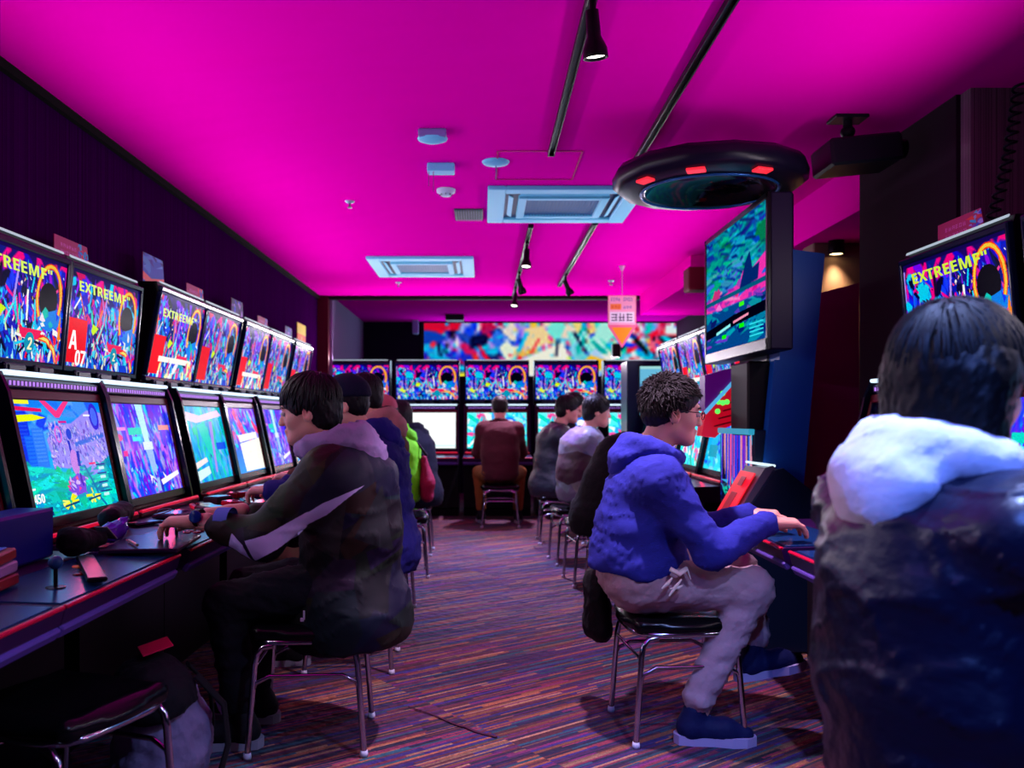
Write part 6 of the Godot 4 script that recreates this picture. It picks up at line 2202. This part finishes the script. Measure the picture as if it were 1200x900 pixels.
func build_props() -> void:
	# grey backpack on the floor by the empty stool
	var t := thing("backpack", "grey backpack with black panels standing on the carpet by the empty stool", "backpack", Vector3(-.98, 0, -2.62), .5)
	var f := Field.new(Vector3(-.26, -.01, -.28), Vector3(.26, .46, .28), .012)
	f.cap(Vector3(0, .13, 0), Vector3(.0, .27, 0), .135, .115, .04, 1.35)
	f.cap(Vector3(.06, .12, 0), Vector3(.07, .2, 0), .10, .09, .03, 1.25)
	f.cut(Vector3(0, .004, 0), Vector3(0, -1, 0))
	var b := MB.new()
	f.net(b, Transform3D(), fold_noise(41, 9.), .012)
	part("pack_body", b, cloth(Color(.42, .38, .50), .85, .0), t)
	f = Field.new(Vector3(-.24, .2, -.26), Vector3(.24, .48, .26), .012)
	f.cap(Vector3(-.01, .30, -.05), Vector3(-.01, .30, .05), .115, .115, .04, 1.2)
	f.cut(Vector3(0, .27, 0), Vector3(.25, -1, 0).normalized())
	b = MB.new()
	f.net(b, Transform3D(), fold_noise(42, 9.), .010)
	part("lid", b, cloth(Color(.035, .03, .05), .8, .2), t, "black lid")
	for s in [-1., 1.]:
		b = MB.new()
		b.tube([Vector3(.10, .36, s * .07), Vector3(.175, .27, s * .10), Vector3(.185, .15, s * .11), Vector3(.15, .05, s * .13)], .018, 8, true, .35)
		part("strap", b, cloth(Color(.03, .03, .045), .8, .2), t)
	b = MB.new()
	b.box(Vector3(.175, .25, .05), Vector3(.012, .05, .07), .004, Basis(Vector3(0, 0, 1), .3))
	part("buckle", b, mat(Color(.55, .45, .65), .35), t)
	b = MB.new()
	b.box(Vector3(-.02, .435, .0), Vector3(.09, .004, .12), .001, Basis(Vector3(0, 0, 1), .25))
	single("pink_card", b, mat(Color(.80, .10, .28), .5), "pink paper card tucked on top of the grey backpack", "card", Vector3(-.98, 0, -2.66), .5)
	# black bag behind the blue sweatshirt player
	t = thing("black_bag", "black bag hanging behind the stool of the blue sweatshirt player", "bag", Vector3(.43, 0, -3.34), .15)
	b = soft(Vector3(-.1, .22, -.17), Vector3(.12, .60, .17), .012, [[Vector3(0, .52, 0), Vector3(.01, .33, 0), .04, .055, 2.0]], 43, .008)
	part("pouch", b, cloth(Color(.015, .014, .02), .7, .2), t)
	b = MB.new()
	b.tube([Vector3(.0, .53, -.06), Vector3(.02, .62, -.03), Vector3(.02, .62, .03), Vector3(.0, .53, .06)], .008, 8)
	part("strap", b, cloth(Color(.02, .02, .03), .8, .2), t)
	# ---- things lying on the control decks along the violet wall
	var deck := .7005
	b = soft(Vector3(-.16, -.01, -.10), Vector3(.16, .12, .10), .01, [[Vector3(-.09, .045, 0), Vector3(.09, .05, 0), .045, .045, 1.0]], 51, .006)
	single("black_pouch", b, cloth(Color(.018, .02, .05), .75, .2), "long black zip pouch lying below the cliff game screen", "pouch", Vector3(-1.40, deck + .01, -3.33), PI / 2 + .15)
	b = soft(Vector3(-.14, -.01, -.11), Vector3(.14, .12, .11), .01, [[Vector3(-.05, .04, 0), Vector3(.06, .035, 0), .045, .032, 1.2]], 52, .010)
	var dbag := single("dark_wrap", b, cloth(Color(.04, .02, .06), .8, .2), "dark cloth pouch with a small picture tag on the deck", "pouch", Vector3(-1.27, deck + .005, -2.76), PI / 2 - .2)
	b = MB.new()
	b.box(Vector3(.09, .05, .02), Vector3(.07, .004, .05), .001, Basis(Vector3(0, 0, 1), -.7))
	part("picture_tag", b, mat(Color(.55, .45, .50), .5), dbag)
	b = soft(Vector3(-.13, -.01, -.1), Vector3(.13, .12, .1), .008, [[Vector3(-.07, .02, -.02), Vector3(.02, .03, .0), .02, .028, 1.5], [Vector3(.02, .03, 0), Vector3(.07, .07, .03), .028, .012, 1.3]], 53, .014)
	single("plastic_bag", b, mat(Color(.30, .10, .65), .12), "glossy violet plastic bag crumpled on the deck", "bag", Vector3(-1.28, deck + .005, -2.98), PI / 2)
	# blue box and stack by the bare panel
	b = MB.new()
	b.box(Vector3(0, .075, 0), Vector3(.12, .15, .34), .008)
	single("blue_box", b, mat(Color(.08, .08, .42), .35), "plain deep blue box standing at the foot of the screens", "box", Vector3(-1.385, deck + .003, -2.52), 0.)
	t = thing("card_box", "stack of red rimmed card boxes with a blue top print", "box", Vector3(-1.24, deck, -2.16), .1)
	for k in 3:
		b = MB.new()
		b.box(Vector3(0, .018 + k * .032, 0), Vector3(.11, .028, .15), .004, Basis(Vector3.UP, k * .06))
		part("tier", b, mat([Color(.5, .03, .08), Color(.6, .4, .6), Color(.5, .04, .08)][k], .4), t)
	b = MB.new()
	b.box(Vector3(0, .099, 0), Vector3(.075, .003, .11), .001, Basis(Vector3.UP, .12))
	part("top_print", b, mat(Color(.15, .40, .80), .3), t)
	# flat dark tablet cases by the player's hands
	b = MB.new()
	b.box(Vector3(0, .008, 0), Vector3(.24, .016, .34), .004)
	single("flat_case", b, mat(Color(.10, .05, .16), .25), "flat dark violet case under the striped jacket player's hands", "case", Vector3(-1.10, deck + .003, -2.90), .1)
	b = MB.new()
	b.box(Vector3(0, .007, 0), Vector3(.05, .014, .42), .004)
	single("black_ruler_case", b, mat(Color(.02, .025, .05), .3), "long thin black case between two control panels", "case", Vector3(-1.10, deck + .003, -2.44), .5)
	b = MB.new()
	b.tube([Vector3(0, .006, -.06), Vector3(.01, .006, .07)], .005, 8)
	single("pen", b, mat(Color(.5, .42, .3), .3, .4), "thin brass coloured pen on the flat dark violet case", "pen", Vector3(-1.14, deck + .02, -2.82), .5)
	# wallets, phones and card cases heaped before the neighbouring screens
	var rng := RandomNumberGenerator.new()
	rng.seed = 77
	var looks := [
		["phone", "phone", "dark phone with a glossy face", Color(.03, .03, .06), .12, Vector3(.075, .009, .15)],
		["wallet", "wallet", "wine red folded wallet", Color(.32, .03, .08), .45, Vector3(.10, .022, .14)],
		["card_case", "case", "crimson card case", Color(.55, .03, .10), .25, Vector3(.07, .028, .11)],
		["notebook", "notebook", "plum covered notebook", Color(.22, .05, .20), .4, Vector3(.13, .018, .18)],
		["coin_purse", "purse", "dark brown coin purse", Color(.12, .04, .06), .5, Vector3(.09, .035, .12)],
	]
	var where := ["beside the black pouch", "below the violet city game", "below the teal game", "below the white board screen"]
	for k in 20:
		var lk: Array = looks[k % 5]
		var wz := k / 5
		var z: float = 3.50 + wz * .50 + (k % 5) * .092
		var x: float = -1.345 + (k % 3) * .13 + rng.randf_range(-.03, .03)
		var y := deck + .003
		b = MB.new()
		var s: Vector3 = lk[5]
		b.box(Vector3(0, s.y / 2, 0), s, .004)
		var turn := rng.randf_range(-.9, .9)
		var o := thing(lk[0], lk[2] + " on the deck " + where[wz], lk[1], Vector3(x, y, -z), turn, "belongings on the control decks")
		part("case_body", b, mat(lk[3], lk[4]), o)
		b = MB.new()
		b.box(Vector3(0, s.y + .001, 0), Vector3(s.x * .8, .002, s.z * .8), .0005)
		part("face_panel", b, mat(lk[3].lightened(.12), .12), o)
	b = MB.new()
	var cp := []
	for i in 24:
		var a := i / 23.
		cp.append(Vector3(sin(a * 7.) * .05, .004 + .02 * absf(sin(a * 5.)), -a * .3))
	b.tube(cp, .0025, 6)
	single("charging_cord", b, mat(Color(.45, .2, .3), .5), "thin charging cord looping over the heaped belongings", "cord", Vector3(-1.33, deck + .03, -3.50))

# ---------------------------------------------------------------- main
func _ready() -> void:
	var cam := Camera3D.new()
	cam.name = "camera"
	add_child(cam)
	var at := CameraAttributesPhysical.new()
	at.frustum_focal_length = 32.0
	at.frustum_focus_distance = 3.1
	at.frustum_near = .05
	at.frustum_far = 60.
	at.exposure_aperture = 3.2
	at.exposure_multiplier = 1.0
	cam.attributes = at
	cam.projection = Camera3D.PROJECTION_FRUSTUM
	cam.near = .05
	cam.far = 60.
	cam.size = 2. * 450. / F * cam.near
	cam.frustum_offset = Vector2((600. - VX) / F, (VY - 450.) / F) * cam.near
	cam.position = Vector3(0, EYE, 0)
	cam.current = true
	var we := WorldEnvironment.new()
	we.name = "environment"
	var e := Environment.new()
	e.background_mode = Environment.BG_COLOR
	e.background_color = Color.BLACK
	e.tonemap_mode = Environment.TONE_MAPPER_LINEAR
	e.tonemap_exposure = EXPOSURE
	e.sdfgi_enabled = true
	e.ssao_enabled = true
	e.ssil_enabled = true
	we.environment = e
	add_child(we)
	build_room()
	build_cabinets()
	build_dome_machine()
	build_kiosk()
	build_ceiling_fittings()
	build_signs()
	build_stools()
	build_people()
	build_props()
